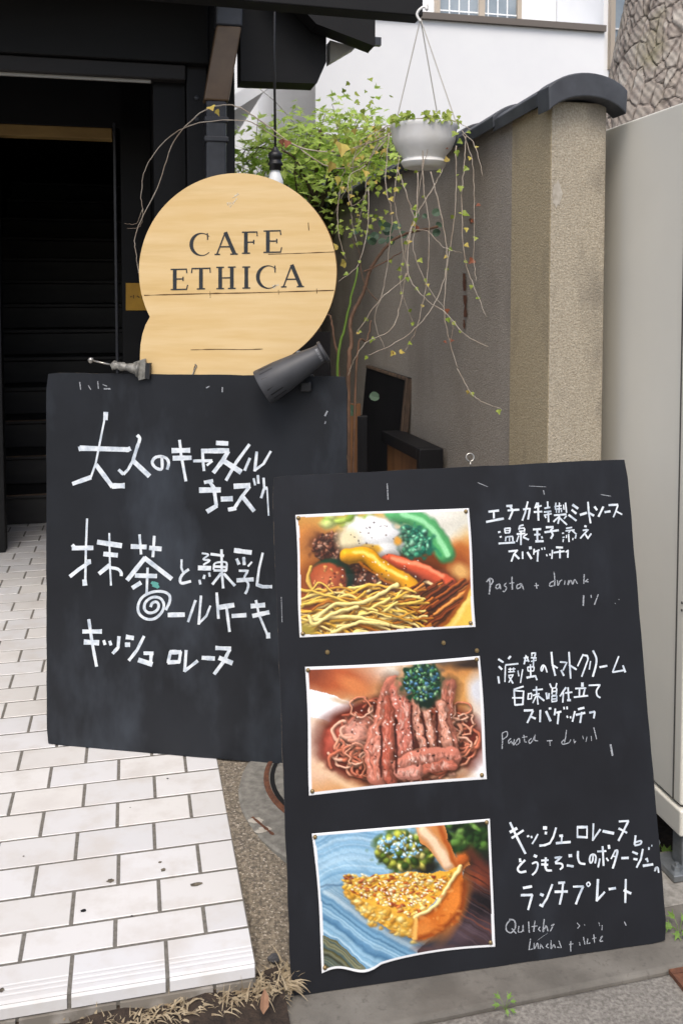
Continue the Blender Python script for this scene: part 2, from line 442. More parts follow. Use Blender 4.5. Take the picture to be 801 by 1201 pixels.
# riser tiles under the step edge
e = RIGHT - 0.005; nxt = e - 0.085
while e > -1.3:
    n0 = len(mb.v)
    mb.obox(W(nxt + .0035, 1.860, -0.2), U * (e - nxt - .007), V * 0.012, Z * 0.166)
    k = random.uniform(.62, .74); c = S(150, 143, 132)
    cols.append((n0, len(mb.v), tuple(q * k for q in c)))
    e = nxt; nxt = e - TW
# stains and spots lying on the tiles
def spot(x, y, r, el=1.0, a=0.0, mi=2, zz=0.0012, n=14):
    c = at_z(x, y, zz); vs = []
    for i in range(n):
        q = 2 * math.pi * i / n; rr = r * random.uniform(.7, 1.25)
        vs.append(c + Vector((math.cos(a) * math.cos(q) * el - math.sin(a) * math.sin(q), math.sin(a) * math.cos(q) * el + math.cos(a) * math.sin(q), 0)) * rr)
    mb.add(vs, [tuple(range(n))], mi)
spot(98, 1068, .006, mi=3); spot(155, 1074, .0025, mi=3); spot(2, 1161, .006, 1.1); spot(197, 913, .003, mi=3); spot(28, 1004, .0025); spot(153, 947, .0018)
spot(230, 1037, .007, 2.2, .2); spot(192, 1020, .006, 1.2, 1.2); spot(188, 1011, .004, 1, .2); spot(130, 1033, .009, .9, 1.5)
tiles = mb.build('tile_paving', [MT['tile'], MT['grout'], MT['stain'], MT['tar']])
ca = tiles.data.color_attributes.new('Col', 'FLOAT_COLOR', 'POINT')
arr = np.ones((len(mb.v), 4), np.float32); arr[:, :3] = 0.3
for a, b, c in cols: arr[a:b, :3] = c
ca.data.foreach_set('color', arr.ravel())
struct(tiles)

# ------------------------------------------------------------------ black timber building with the doorway
bd = thing('timber_building', W(-.5, 4.3, 0), 'black timber house front with deep doorway, corner post and jutting beam ends', 'building')
def ub(name, m, *a, parent=bd, bevel=0.004):
    mb = MB(); mb.ubox(*a); return mb.build(name, m, parent, bevel=bevel)
BW, BB = MT['black_wood'], MT['black_beam']
ub('post', BW, .362, .482, 4.30, 4.42, 0, 2.8)
ub('post', BW, .262, .356, 4.33, 4.43, 0, 2.8)
ub('wall', BB, .11, .26, 4.37, 4.45, 0, 2.8)
ub('lintel', MT['lintel'], -3, .258, 4.30, 4.42, 2.425, 2.495, bevel=0.006)
ub('rail', MT['rail'], -3, .10, 4.33, 4.345, 2.412, 2.4245, bevel=0)  # stands for a bright line of light leaking under the lintel, no real rail
ub('fascia', BB, -3, .36, 4.27, 4.40, 2.498, 3.3)
ub('wall', BB, .12, .48, 4.46, 12, 0, 5.2)             # flank wall towards the courtyard
ub('wall', BB, -.05, .118, 5.30, 5.42, 0, 5.2)
ub('wall', BB, -3, .118, 5.30, 5.36, 2.373, 5.2)
ub('door_head', MT['tan'], -.75, -.092, 5.30, 5.40, 2.311, 2.3715)
ub('door_jamb', MT['pipe'], -.088, -.072, 5.285, 5.40, 0, 2.40)
ub('door_jamb', BB, -.76, -.70, 5.31, 5.40, 0, 2.31)
ub('wall', BB, -3, -.765, 5.30, 5.40, 0, 2.37)
ub('wall', BB, -1.25, -1.15, 5.45, 10, 0, 5.2)          # stair well
ub('wall', BB, -1.25, .12, 10, 10.1, 0, 5.2)
ub('ceiling', BB, -3.2, .48, 4.46, 10.2, 5.21, 5.3)
ub('soffit', BB, -4.5, .46, 3.42, 5.28, 2.83, 2.93)
ub('roof', BB, -4.5, .50, 3.30, 4.95, 2.94, 3.05)
ub('wall', BB, -4.6, -3.05, 4.3, 4.5, 0, 2.8)
mb = MB(); mb.prism([W(.487, 4.10, 2.388), W(.832, 4.10, 2.394), W(.876, 4.10, 2.494), W(.876, 4.10, 2.82), W(.487, 4.10, 2.82)], V * .14)
mb.build('beam', BB, bd, bevel=0.005)
mb = MB(); mb.prism([W(.80, 3.95, 2.615), W(1.065, 3.95, 2.535), W(1.065, 3.95, 2.85), W(.56, 3.95, 2.85)], V * .12)
mb.build('rafter', BB, bd, bevel=0.005)
mb = MB(); mb.prism([W(.90, 4.13, 2.50), W(1.02, 4.13, 2.575), W(.90, 4.13, 2.60)], V * .08)
mb.build('bracket', MT['rail'], bd)
a = at_v(437, 43, 3.99); mb = MB(); mb.obox(a, U * .04, V * .03, Z * -.035); mb.build('pipe_end', MT['pipe'], bd)
# eave board whose end carries the hanging pot
e0 = at_y(496, 12, 3.2)
EB = U * 0.985 + Z * 0.0
mb = MB(); mb.obox(e0 - U * 1.6 + Z * .0, U * 1.6 + Z * (-.02), V * .09, Z * .09)
mb.build('eave_board', BB, bd, bevel=0.004)
# downspout
pp = [at_v(270, -30, 4.0), at_v(269, 30, 4.0), at_v(254, 118, 4.0), at_v(254, 450, 4.0)]
for i, (mm, nm) in enumerate(((MT['pipe'], 'downspout'), (MT['pipe_brown'], 'downspout'), (MT['pipe'], 'downspout'))):
    a, b = pp[i], pp[i + 1]
    hw = [.058, .054, .044][i]; h2 = [.058, .054, .044][i]
    mb = MB()
    mb.hexa([b - U * h2, b + U * h2, b + U * h2 + V * .08, b - U * h2 + V * .08, a - U * hw, a + U * hw, a + U * hw + V * .08, a - U * hw + V * .08])
    mb.build(nm, mm, bd, bevel=0.008)
for yy in (140, 163):
    c = at_v(254, yy, 4.0); mb = MB(); mb.obox(c - U * .052 - V * .008 - Z * .012, U * .104, V * .1, Z * .024); mb.build('pipe_collar', MT['pipe'], bd, bevel=0.005)
for yy in (75, 100): 
    c = at_v(231, yy + 40, 4.325); mb = MB(); mb.lathe(c, -V, [(0, .012), (.006, .01), (.008, 0)], 10); mb.build('bolt', MT['pipe'], bd)
# staircase
st = thing('staircase', W(-.6, 5.96, 0), 'dark wooden staircase climbing inside the black doorway', 'staircase')
zz, vv = 0.0, 5.96
for k in range(13):
    mb = MB(); mb.ubox(-1.14, -.06, vv, vv + .62, zz, zz + .165)
    mb.ubox(-1.14, -.06, vv - .025, vv + .60, zz + .166, zz + .196)
    mb.build('step', [MT['stair']], st, bevel=0.006)
    if k < 3:
        mb = MB(); mb.ubox(-1.1, -.3, vv - .0275, vv - .0255, zz + .186, zz + .1945); mb.build('worn_edge', MT['worn'], st)
    zz += .197; vv += .29
# yellow plate on the wall
pl = Plane(W(0, 5.295), -V)
mb = MB(); q = [pl.at(*p) for p in ((148, 332), (176, 332), (176, 364), (148, 364))]; mb.prism(q, -V * .006)
yp = mb.build('wall_plate', MT['yellow_plate'], None, origin=q[3], bevel=.004)
tag(yp, 'small yellow plate on the black wall beside the doorway', 'plate')
mb = MB(); strokes(mb, Plane(W(0, 5.288), -V), (0, 0, 1), Wd('1.2 153 348 155 348; 1.2 157 346 157 350; 1.2 161 347 164 349; 1 167 346 167 350'), off=.0006)
mb.build('lettering', MT['plate_ink'], yp)

# ------------------------------------------------------------------ white house behind
wh = thing('white_house', W(3, 8.5, 0), 'white house with balcony parapet and brown rail beyond the wall', 'house')
def wb(name, m, *a, parent=wh): 
    mb = MB(); mb.ubox(*a); return mb.build(name, m, parent)
wb('balcony', MT['white_wall'], 1.711, 4.69, 8.5, 12.5, 2.97, 4.10)
wb('rail', MT['rail_brown'], 1.705, 4.685, 8.46, 8.60, 4.103, 4.165)
wb('wall', MT['shaded_wall'], 1.95, 7.5, 9.3, 12.5, 0, 2.965)
wb('wall', MT['white_wall'], 1.75, 4.69, 9.6, 12.5, 4.11, 7.0)
wb('wall', MT['white_wall'], 4.70, 8, 8.55, 12.5, 0, 7.0)
def window(u0, u1, z0, z1, v, muls):
    mb = MB(); t = .05
    mb.ubox(u0 - t, u0, v - .04, v + .02, z0 - t, z1 + t); mb.ubox(u1, u1 + t, v - .04, v + .02, z0 - t, z1 + t)
    mb.ubox(u0 + .001, u1 - .001, v - .04, v + .02, z0 - t, z0); mb.ubox(u0 + .001, u1 - .001, v - .04, v + .02, z1, z1 + t)
    for q in muls: mb.ubox(q - .035, q + .035, v - .045, v + .019, z0 + .001, z1 - .001)
    wf = mb.build('window', MT['win_frame'], wh)
    mb = MB(); mb.ubox(u0 + .002, u1 - .002, v - .01, v - .004, z0 + .002, z1 - .002); mb.build('pane', MT['glass'], wf)
    mb = MB()
    for q in np.linspace(u0, u1, 9)[1:-1]: mb.ubox(q - .006, q + .006, v - .018, v - .0105, z0 + .003, z1 - .003)
    for q in np.linspace(z0, z1, 5)[1:-1]: mb.ubox(u0 + .003, u1 - .003, v - .026, v - .0185, q - .006, q + .006)
    mb.build('lattice', MT['white_wall'], wf)
window(3.30, 4.20, 4.2, 5.6, 9.58, [3.78])
window(4.80, 5.9, 3.80, 5.2, 8.53, [5.35])
# eave of the neighbouring house, far left of it
ev = thing('neighbour_house', W(1.0, 12.5, 0), 'pale neighbouring house end with white eave, seen past the black corner post', 'house')
wb('wall', MT['white_wall'], -3, 4.5, 13.0, 15, 0, 9, parent=ev)
a = at_v(274, 132, 7.6); b = at_v(312, 97, 7.6)
mb = MB(); mb.prism([W(.9, 9.0, 3.22), W(1.34, 9.0, 3.52), W(1.34, 9.0, 3.60), W(.9, 9.0, 3.30)], V * 3.9); mb.build('eave', MT['white_wall'], ev)
mb = MB(); mb.prism([W(.88, 8.93, 3.16), W(1.36, 8.93, 3.49), W(1.36, 8.93, 3.64), W(.88, 8.93, 3.31)], V * .06); mb.build('barge_board', MT['white_wall'], ev)

# ------------------------------------------------------------------ rendered boundary wall with tiled cap
UP, V0 = 1.208, 2.492
gw = thing('boundary_wall', W(UP, V0, 0), 'sand rendered boundary wall ending in a pillar, under grey curved roof tiles', 'wall')
mb = MB(); mb.ubox(UP, UP + .178, V0, V0 + .29, -.2, 2.0); mb.mi[5] = 1; mb.build('pillar', [MT['render'], MT['render_tan']], gw, bevel=.006)
mb = MB(); mb.ubox(UP + .008, UP + .165, V0 + .291, 9, -.2, 2.02); mb.build('wall_face', MT['render_shaded'], gw)
pw = Plane(W(UP + .006, 3.3), -U)
mb = MB()
def patch(plane, x, y, rx, ry, off=.0012, n=18):
    vs = []
    for i in range(n):
        q = 2 * math.pi * i / n; k = random.uniform(.75, 1.15)
        vs.append(plane.at(x + rx * k * math.cos(q), y + ry * k * math.sin(q), off))
    mb.add(vs, [tuple(range(n))])
patch(Plane(W(UP, V0), -V), 653, 227, 6, 16); 
mb.build('plaster_patch', MT['plaster'], gw)
mb = MB(); strokes(mb, pw, (350, 150, 2.93), Wd('9 568 500 570 560; 8 571 575 573 650; 6 568 660 569 690; 8 590 310 592 330'), off=.0035, jitter=.3); mb.build('rust_streak', MT['rust'], gw)
# cap tiles: arcs across the wall, overlapping along it
uc = UP + .091
def arc_tile(v0, v1, R0, R1, zc, th, rise, half, name, zdrop=0.0, n=14):
    mb = MB(); ring = []
    for (v, k) in ((v0, 0), (v1, 1)):
        o, i_ = [], []
        for j in range(n + 1):
            t = -1 + 2 * j / n
            ang = t * 1.0
            x = math.sin(ang) / math.sin(1.0) * half * (R0 if k == 0 else R1)
            y = (math.cos(ang) - math.cos(1.0)) / (1 - math.cos(1.0)) * rise
            o.append(W(uc + x, v, zc + y - zdrop * k)); i_.append(W(uc + x * .97, v, zc + y - th - zdrop * k))
        ring.append(o + i_[::-1])
    m = len(ring[0])
    mb.add(ring[0] + ring[1], [tuple(range(m - 1, -1, -1)), tuple(range(m, 2 * m))] + [(i, m + i, m + (i + 1) % m, (i + 1) % m)[::-1] for i in range(m)])
    return mb.build(name, MT['roof_tile'], gw, bevel=.004)
arc_tile(V0 - .05, V0 + .03, 1, 1, 2.028, .068, .046, .126, 'end_tile')
vv = V0 + .031; k = 0
while vv < 8.6:
    L = .34
    arc_tile(vv, vv + L + .02, 1.0, .95, 2.024, .038, .050, .124, 'cap_tile', zdrop=.012)
    vv += L; k += 1
# mortar between wall head and tiles
mb = MB(); mb.ubox(UP + .03, UP + .14, V0 + .01, 8.6, 2.031, 2.055); mb.build('mortar', MT['render'], gw)

# ------------------------------------------------------------------ steel cabinet on the right
K_ = 1.034
UCB = 1.402 * K_
zc_ = lambda z: CAM_H - (CAM_H - z) * K_
cb = thing('steel_cabinet', W(UCB + .3, 2.4, zc_(-.12)), 'tall beige grey steel cabinet beside the rendered pillar', 'cabinet')
def cbox(name, m, u0, u1, v0, v1, z0, z1, bevel=0.0, parent=cb):
    mb = MB(); mb.ubox(UCB + u0, UCB + u1, v0 * K_, v1 * K_, zc_(z0), zc_(z1)); return mb.build(name, m, parent, bevel=bevel, seg=3)
cbox('body', MT['cabinet'], 0, .85, 2.082, 2.75, .075, 1.93, .006)
cbox('plinth', MT['cabinet'], -.006, .86, 2.072, 2.76, -.005, .066, .006)
cbox('seam', MT['cab_line'], -.0025, 0, 2.112, 2.1155, .08, 1.92)
cbox('gap', MT['cab_line'], .01, .84, 2.09, 2.61, .067, .074)
for z in (.60, .62):
    mb = MB(); mb.lathe(W(UCB, 2.092 * K_, zc_(z)), -U, [(0, .004), (.002, .0035), (.003, 0)], 8); mb.build('screw', MT['cab_line'], cb)
cbox('foot', MT['galv'], .01, .055, 2.085, 2.13, -.10, -.006, .003)
cbox('foot', MT['galv'], .01, .055, 2.56, 2.60, -.118, -.006, .003)
cbox('foot_plate', MT['galv'], -.03, .10, 2.06, 2.16, -.118, -.10, .003)
mb = MB(); mb.tube([W(UCB - .02, 2.16 * K_, zc_(-.07)), W(UCB + .03, 2.42 * K_, zc_(-.05))], .012, 8); mb.build('brace', MT['galv'], cb)
mb = MB(); mb.lathe(W(UCB - .005, 2.085 * K_, zc_(-.10)), Z, [(0, .014), (.012, .014), (.012, .006), (.02, .006), (.021, 0)], 6); mb.build('bolt', MT['galv'], cb)
mb = MB(); mb.ubox(UCB - .20, UCB + .30, 1.965 * K_, 2.20 * K_, -.36, zc_(-.12))
tag(mb.build('concrete_block', MT['block'], None, origin=W(UCB, 2.1, -.3), bevel=.012, seg=3), 'pale concrete block under the foot of the beige cabinet', 'block')
sheet('soil_patch', ((1.161, 2.8), (1.9, 4.0)), MT['soil'], lambda p: -.21 + .012 * math.sin(p.x * 21) * math.sin(p.y * 27), 30, 30)

# ------------------------------------------------------------------ pine trunk
from mathutils.kdtree import KDTree
def vn2(P, sd):
    r_ = np.random.RandomState(sd); o = 0
    for f_, a_ in ((23, .004), (61, .0022), (140, .001)):
        a, b, c, d = r_.rand(4) * 6.28
        o = o + a_ * (np.sin(P[:, 0] * f_ + a + 1.3 * np.sin(P[:, 1] * f_ * .7 + b)) * np.sin(P[:, 1] * f_ * .9 + c + 1.1 * np.sin(P[:, 0] * f_ * .6 + d)))
    return o
def voro(P, seeds):
    kd = KDTree(len(seeds))
    for i, q in enumerate(seeds): kd.insert((q[0], q[1], 0), i)
    kd.balance()
    d = np.zeros((len(P), 2)); idx = np.zeros(len(P), int)
    for n, (x, y) in enumerate(P.tolist()):
        f = kd.find_n((x, y, 0), 2); d[n] = f[0][2], f[1][2]; idx[n] = f[0][1]
    return d, idx
base = at_y(850, 700, 4.1); base.z = -.1
pt = thing('pine_tree', base, 'thick pine trunk with cracked grey bark behind the beige cabinet', 'tree')
NA, NH = 440, 420
hh = np.concatenate([np.linspace(-.1, 1.55, 60), np.linspace(1.56, 3.3, 320), np.linspace(3.33, 4.2, 40)]); aa = np.linspace(0, 2 * np.pi, NA, endpoint=False)
A, Hh = np.meshgrid(aa, hh)
R0 = .41 - .045 * (Hh / 3) + .10 * np.exp(-Hh / .25)
arc = A * .4
wob = .004 * np.sin(A * 3 + Hh * 5)
P = np.stack([(arc + wob).ravel(), (Hh * .62 + wob).ravel()], 1); P = P + np.stack([vn2(P, 31), vn2(P, 32)], 1)
seeds = np.stack([RS.rand(2700) * 2 * np.pi * .4, RS.rand(2700) * 2.85 - .15], 1)
dd, idx = voro(P, seeds)
edge = np.clip((dd[:, 1] - dd[:, 0] - .002) / .007, 0, 1)
hcell = RS.rand(len(seeds))[idx]
disp = (edge ** .5 * .007 + hcell * .003 + .003 * np.sin(P[:, 0] * 160 + P[:, 1] * 50) * np.sin(P[:, 1] * 210)).reshape(NH, NA)
lean = at_y(748, 0, 4.1).x - at_y(713, 150, 4.1).x
zl = at_y(748, 0, 4.1).z - at_y(713, 150, 4.1).z
ctrx0 = at_y(713, 150, 4.1).x + .385
cx = ctrx0 + (Hh - at_y(713, 150, 4.1).z) * lean / zl * .85
X = cx + (R0 + disp) * np.cos(A); Y = 4.25 + (R0 + disp) * np.sin(A)
mb = MB(); mb.v = [tuple(q) for q in np.stack([X.ravel(), Y.ravel(), Hh.ravel()], 1)]
mb.f = [(i * NA + j, i * NA + (j + 1) % NA, (i + 1) * NA + (j + 1) % NA, (i + 1) * NA + j) for i in range(NH - 1) for j in range(NA)]
mb.mi = [0] * len(mb.f)
tr = mb.build('trunk', MT['bark'], pt)
ca = tr.data.color_attributes.new('Col', 'FLOAT_COLOR', 'POINT')
cc = np.ones((len(P), 4), np.float32)
pal = np.array([S(180, 174, 164), S(164, 156, 146), S(192, 186, 176), S(172, 162, 150)])
tone = pal[RS.randint(0, 4, len(seeds))[idx]]
crev = np.array(S(66, 58, 52))
cc[:, :3] = tone * np.clip(edge * 1.6, 0, 1)[:, None] + crev * (1 - np.clip(edge * 1.6, 0, 1))[:, None]
ca.data.foreach_set('color', cc.ravel())

# ------------------------------------------------------------------ green maple beyond the wall
def leafpoly(mb, c, n, t, size, kind='maple', mi=0):
    n = Vector(n).normalized(); t = Vector(t); t = (t - n * t.dot(n)); t = t.normalized() if t.length > 1e-5 else n.orthogonal().normalized()
    b = n.cross(t)
    if kind == 'maple': sh = [(0, 0), (.35, -.28), (.28, -.05), (.75, -.5), (.55, -.15), (1.0, 0), (.55, .15), (.75, .5), (.28, .05), (.35, .28)]
    elif kind == 'ivy': sh = [(0, 0), (.05, -.35), (.35, -.5), (.5, -.28), (1.0, 0), (.5, .28), (.35, .5), (.05, .35)]
    elif kind == 'round': sh = [(.5 + .5 * math.cos(q * .698), .48 * math.sin(q * .698)) for q in range(9)]
    else: sh = [(0, 0), (.3, -.22), (.7, -.2), (1, 0), (.7, .2), (.3, .22)]
    vs = [c + (t * x + b * y) * size + n * (size * .18 * (abs(y) * 1.6 - x * x * .5)) for x, y in sh]
    vs.append(c + t * size * .4)
    m = len(sh)
    mb.add(vs, [(i, (i + 1) % m, m) for i in range(m)], mi)
def rv(): 
    while True:
        v = Vector((random.uniform(-1, 1), random.uniform(-1, 1), random.uniform(-1, 1)))
        if .01 < v.length < 1: return v
mbase = at_y(372, 300, 5.6); mbase.z = 0
mp = thing('maple_tree', mbase, 'bright green young maple between the black post and the tiled wall', 'tree')
wood, lv = MB(), MB()
wood.tube(spline([mbase, mbase + Vector((.03, 0, .9)), mbase + Vector((-.04, .05, 1.7)), mbase + Vector((.02, .02, 2.45))]), [.035 - .0014 * i for i in range(19)], 8)
tips = []
for px_, py_, dy in ((290, 190, 0), (305, 215, .2), (300, 172, -.1), (330, 165, .1), (345, 200, -.2), (360, 175, .2), (375, 160, 0), (385, 200, .1), (400, 180, -.1), (415, 150, .2),
                     (430, 185, 0), (440, 160, .1), (455, 200, .2), (405, 225, 0), (365, 230, .1), (335, 235, 0), (425, 215, .2), (395, 145, .3), (450, 175, 0), (300, 240, 0), (315, 190, .3), (350, 150, .3)):
    tip = at_y(px_, py_, 5.6 + dy * 1.6)
    start = mbase + Vector((0, 0, random.uniform(1.2, 2.0)))
    mid = start.lerp(tip, .55) + Vector((random.uniform(-.08, .08), random.uniform(-.1, .1), random.uniform(.0, .12)))
    cur = spline([start, mid, tip], 6)
    wood.tube(cur, [.012 - .0007 * i for i in range(len(cur))], 5)
    for q in range(105):
        s = cur[random.randint(5, len(cur) - 1)] if random.random() < .3 else tip
        c = s + Vector((random.gauss(0, .115), random.gauss(0, .16), random.gauss(0, .07)))
        n = Vector((random.gauss(0, .45), random.gauss(-.25, .45), 1))
        leafpoly(lv, c, n, rv(), random.uniform(.05, .095))
        if q % 10 == 0:
            wood.tube([s, s.lerp(c, .6) + Vector((0, 0, .02)), c], .002, 4)
wood.build('trunk', MT['twig'], mp, smooth=True)
lv.build('crown', MT['maple'], mp)

# ------------------------------------------------------------------ blackboards
class Board: pass
def board(name, bl, e1, e2, w, h, th, label, mt):
    B = Board()
    e1, e2 = Vector(e1).normalized(), Vector(e2)
    e2 = (e2 - e1 * e2.dot(e1)).normalized(); n = e1.cross(e2)
    bl = Vector(bl)
    B.bl, B.e1, B.e2, B.n, B.w, B.h = bl, e1, e2, n, w, h
    B.root = thing(name, bl, label, 'blackboard')
    mb = MB()
    nx, ny = 24, 24
    def pt(i, j, back):
        s, t = i / nx, j / ny
        jit = .0009
        x, y = s * w, t * h
        if i in (0, nx): x += random.uniform(-jit, jit)
        if j in (0, ny): y += random.uniform(-jit, jit)
        r = .006
        if i in (0, nx) and j in (0, ny): x += r * (1 if i == 0 else -1); y += r * .4 * (1 if j == 0 else -1)
        return bl + e1 * x + e2 * y - n * (th * back)
    F = [[pt(i, j, 0) for j in range(ny + 1)] for i in range(nx + 1)]
    vs = [p for r in F for p in r] + [p - n * th for r in F for p in r]
    K = (nx + 1) * (ny + 1); id_ = lambda i, j: i * (ny + 1) + j
    mb.add(vs, [(id_(i, j), id_(i + 1, j), id_(i + 1, j + 1), id_(i, j + 1)) for i in range(nx) for j in range(ny)], 0)
    o = len(mb.v) - len(vs)
    per = [(i, 0) for i in range(nx)] + [(nx, j) for j in range(ny)] + [(i, ny) for i in range(nx, 0, -1)] + [(0, j) for j in range(ny, 0, -1)]
    idx = [id_(*q) for q in per]
    for a, b in zip(idx, idx[1:] + idx[:1]): mb.f.append((o + b, o + a, o + a + K, o + b + K)); mb.mi.append(1)
    mb.f.append(tuple(o + K + q for q in idx[::-1])); mb.mi.append(0)
    B.panel = mb.build('panel', [mt, MT['board_edge']], B.root)
    B.plane = Plane(bl, n)
    return B
LB = board('chalkboard', (-.939, 2.828, .001), (.986, -.168, .003), (.004, .038, .999), .965, 1.184, .012,
           'large blackboard with big white Japanese handwriting only, standing on the white tiles', MT['board'])
NB = board('menu_board', (-.107, 1.877, -.078), (.985, .17, .017), (-.047, .175, .983), .872, 1.107, .010,
           'leaning blackboard with three pinned food photos and small white Japanese writing', MT['board2'])
# prop behind the leaning menu board
tp = NB.bl + NB.e1 * .43 + NB.e2 * .95 - NB.n * .011
bt = tp + Vector((0, .38, 0)); bt.z = -.05
mb = MB(); mb.obox(bt - NB.e1 * .02, NB.e1 * .04, tp - bt, NB.n * -.02); mb.build('prop_leg', MT['worn'], NB.root)

def letters(B, region, spec, m='paint', **k):
    mb = MB(); strokes(mb, B.plane, region, Wd(spec), **k); return mb.build('lettering', MT[m], B.root)
A_ = (80, 470, 5.721); B_ = (180, 500, 5.34); C_ = (75, 600, 6.1615); D_ = (200, 630, 6.1615); E_ = (90, 680, 4.005)
letters(LB, A_, '30 255 75 252 130; 14 245 130 187 420 152 520; 28 156 513 30 558; 34 80 318 412 328; 34 400 312 412 340; 34 84 305 92 335; 30 188 428 300 578; 36 295 572 382 570;'
        '22 464 230 482 255 465 310 437 400; 18 437 400 405 460 372 495; 22 374 494 340 462; 30 438 403 548 507; 20 630 372 630 455 590 450 566 415 585 382 625 374 662 388 676 420 666 462')
letters(LB, B_, '17 165 85 175 180 205 345; 30 115 152 232 150; 30 122 200 240 197; 18 250 217 370 215; 16 370 216 335 245; 18 308 142 312 220 318 280; 28 393 104 470 108; 30 300 155 475 152;'
        '26 470 155 435 215 376 292; 20 603 112 520 225 455 340; 32 435 213 552 288; 18 605 198 572 278; 18 648 158 635 282; 16 632 278 690 235 736 155;'
        '22 318 352 375 340; 22 350 345 380 385 395 498; 28 400 496 335 535; 34 287 400 423 398; 34 423 456 498 453; 34 503 376 608 370; 20 604 376 555 440 508 512; 24 520 513 468 522; 26 553 433 632 532;'
        '14 628 325 638 370; 16 655 305 658 360; 16 690 322 695 385 675 450; 22 690 388 715 388; 10 712 385 722 560')
letters(LB, C_, '16 170 50 162 250 157 490; 34 60 264 215 262; 26 62 240 82 262; 26 45 470 110 418 188 366; 26 183 345 186 380; 34 150 490 155 535; 14 330 155 335 400 343 535; 36 242 220 422 247; 34 287 306 392 316;'
        '30 255 450 335 385; 22 340 405 390 415 415 440 416 466; 34 485 252 600 256; 18 548 165 560 310; 34 618 262 708 270; 20 655 175 645 330; 32 458 497 590 332; 32 580 332 782 488; 32 515 462 675 466; 18 607 405 600 590; 30 495 553 560 512;'
        '20 628 690 640 662 668 652 686 672 680 705 650 728 610 730 584 702 592 655 640 620 695 625 724 668 710 725 660 772 598 776 548 740 538 680 570 618 640 582 712 578 762 602 766 650 738 712', jitter=.03)
letters(LB, C_, '22 634 510 660 530; 40 645 522 680 535; 24 672 532 685 552', 'green', jitter=.02)
letters(LB, D_, '34 -18 562 105 560; 15 82 160 80 220 95 258; 20 135 232 95 262 72 300 82 333 150 318; 14 228 116 275 127 238 160 285 168 238 200; 34 200 222 295 225; 18 248 272 240 302; 18 210 308 218 342; 16 280 255 286 286;'
        '20 290 122 388 135; 18 370 88 372 250 382 370; 14 312 235 320 192 362 180 406 186 404 245; 18 312 212 408 216; 18 312 240 406 242; 20 366 262 303 342; 20 385 262 467 352; 34 460 95 588 112; 22 478 155 497 198; 22 530 143 534 202;'
        '14 590 178 560 212; 18 495 243 560 243 535 288; 30 478 312 602 305; 18 528 290 562 335 556 380 540 410; 18 668 112 640 230 625 348; 24 620 342 665 358 735 358; 18 183 455 128 614; 18 222 422 205 632; 16 203 628 260 570 290 495;'
        '20 335 400 348 590; 34 340 510 462 490; 20 405 500 428 685; 32 443 570 550 563; 18 618 455 640 560 705 715; 30 705 690 708 732; 34 580 499 685 490; 32 592 570 715 542')
letters(LB, E_, '14 58 185 75 300 95 408; 20 28 243 120 243; 24 35 292 107 296; 14 128 284 135 306; 14 156 287 163 308; 16 200 265 196 318 170 347; 22 232 268 270 274; 22 228 305 252 305; 14 318 264 285 330 246 380; 16 315 345 362 345; 16 352 342 348 390; 22 290 376 357 398;'
        '14 442 336 430 392; 20 438 340 492 340; 14 489 336 482 390; 18 428 388 486 385; 14 515 330 508 432; 14 506 430 570 380; 20 588 366 650 370; 20 652 320 726 324; 16 720 326 690 385 646 444; 22 668 366 733 392')
letters(LB, (90, 440, 1), '1.2 4 8 5 17; 1 14 12 17 17; 1.2 25 7 26 16; 1 31 11 36 13; 1.6 32 16 40 16; 2 228 14 229 20; 1.4 152 15 156 13; 1.6 171 14 171 20; 2 294 42 291 48; 1.2 292 54 291 57', 'chalk')
F_ = (565, 580, 8.01); G_ = (645, 580, 8.43); H_ = (560, 660, 4.45); I_ = (575, 755, 8.9); J_ = (650, 755, 8.9); K_ = (575, 815, 5.006); L_ = (590, 955, 8.01); M_ = (680, 955, 8.01); N_ = (590, 1020, 5.006)
letters(NB, F_, '22 60 162 160 150; 18 110 160 112 225; 22 38 258 205 225; 20 228 108 285 105; 20 240 150 350 142; 18 262 110 290 150 255 235; 18 385 140 450 130 432 235; 16 430 65 405 170 378 245; 14 515 75 495 130; 18 485 165 565 160; 16 500 120 560 105; 18 525 75 530 245;'
        '16 585 130 640 120; 16 615 65 618 120; 16 580 165 650 158; 14 580 195 655 180; 16 620 160 625 260; 14 590 200 600 220;'
        '18 150 355 175 350; 16 165 400 185 395; 18 155 460 310 450; 16 212 320 268 315; 14 212 320 218 360; 14 265 315 258 360; 12 215 362 260 360; 9 215 340 262 338; 14 225 395 220 440; 13 230 398 290 392; 14 288 395 290 440; 10 258 398 258 440;'
        '16 390 285 355 295 345 330; 14 350 318 400 315; 12 345 345 400 342; 14 400 318 398 350; 18 325 372 405 365; 18 365 350 365 475; 13 345 385 325 445; 13 425 370 385 395; 18 385 400 440 425; 20 478 328 555 325; 18 490 378 548 375; 18 518 330 520 435; 22 500 440 578 438; 16 558 392 566 412;'
        '20 598 308 672 305; 16 670 310 640 340; 20 585 355 720 335; 18 650 340 665 380 645 415; 18 248 535 335 525; 16 335 520 300 560 275 630; 20 305 560 350 605; 16 380 535 382 605; 20 425 540 465 605; 26 452 488 455 515; 14 490 510 485 565; 16 490 540 540 520; 16 525 530 520 630; 12 560 500 565 520; 12 585 495 590 518;'
        '13 605 560 610 580; 13 635 555 640 575; 14 660 520 655 605')
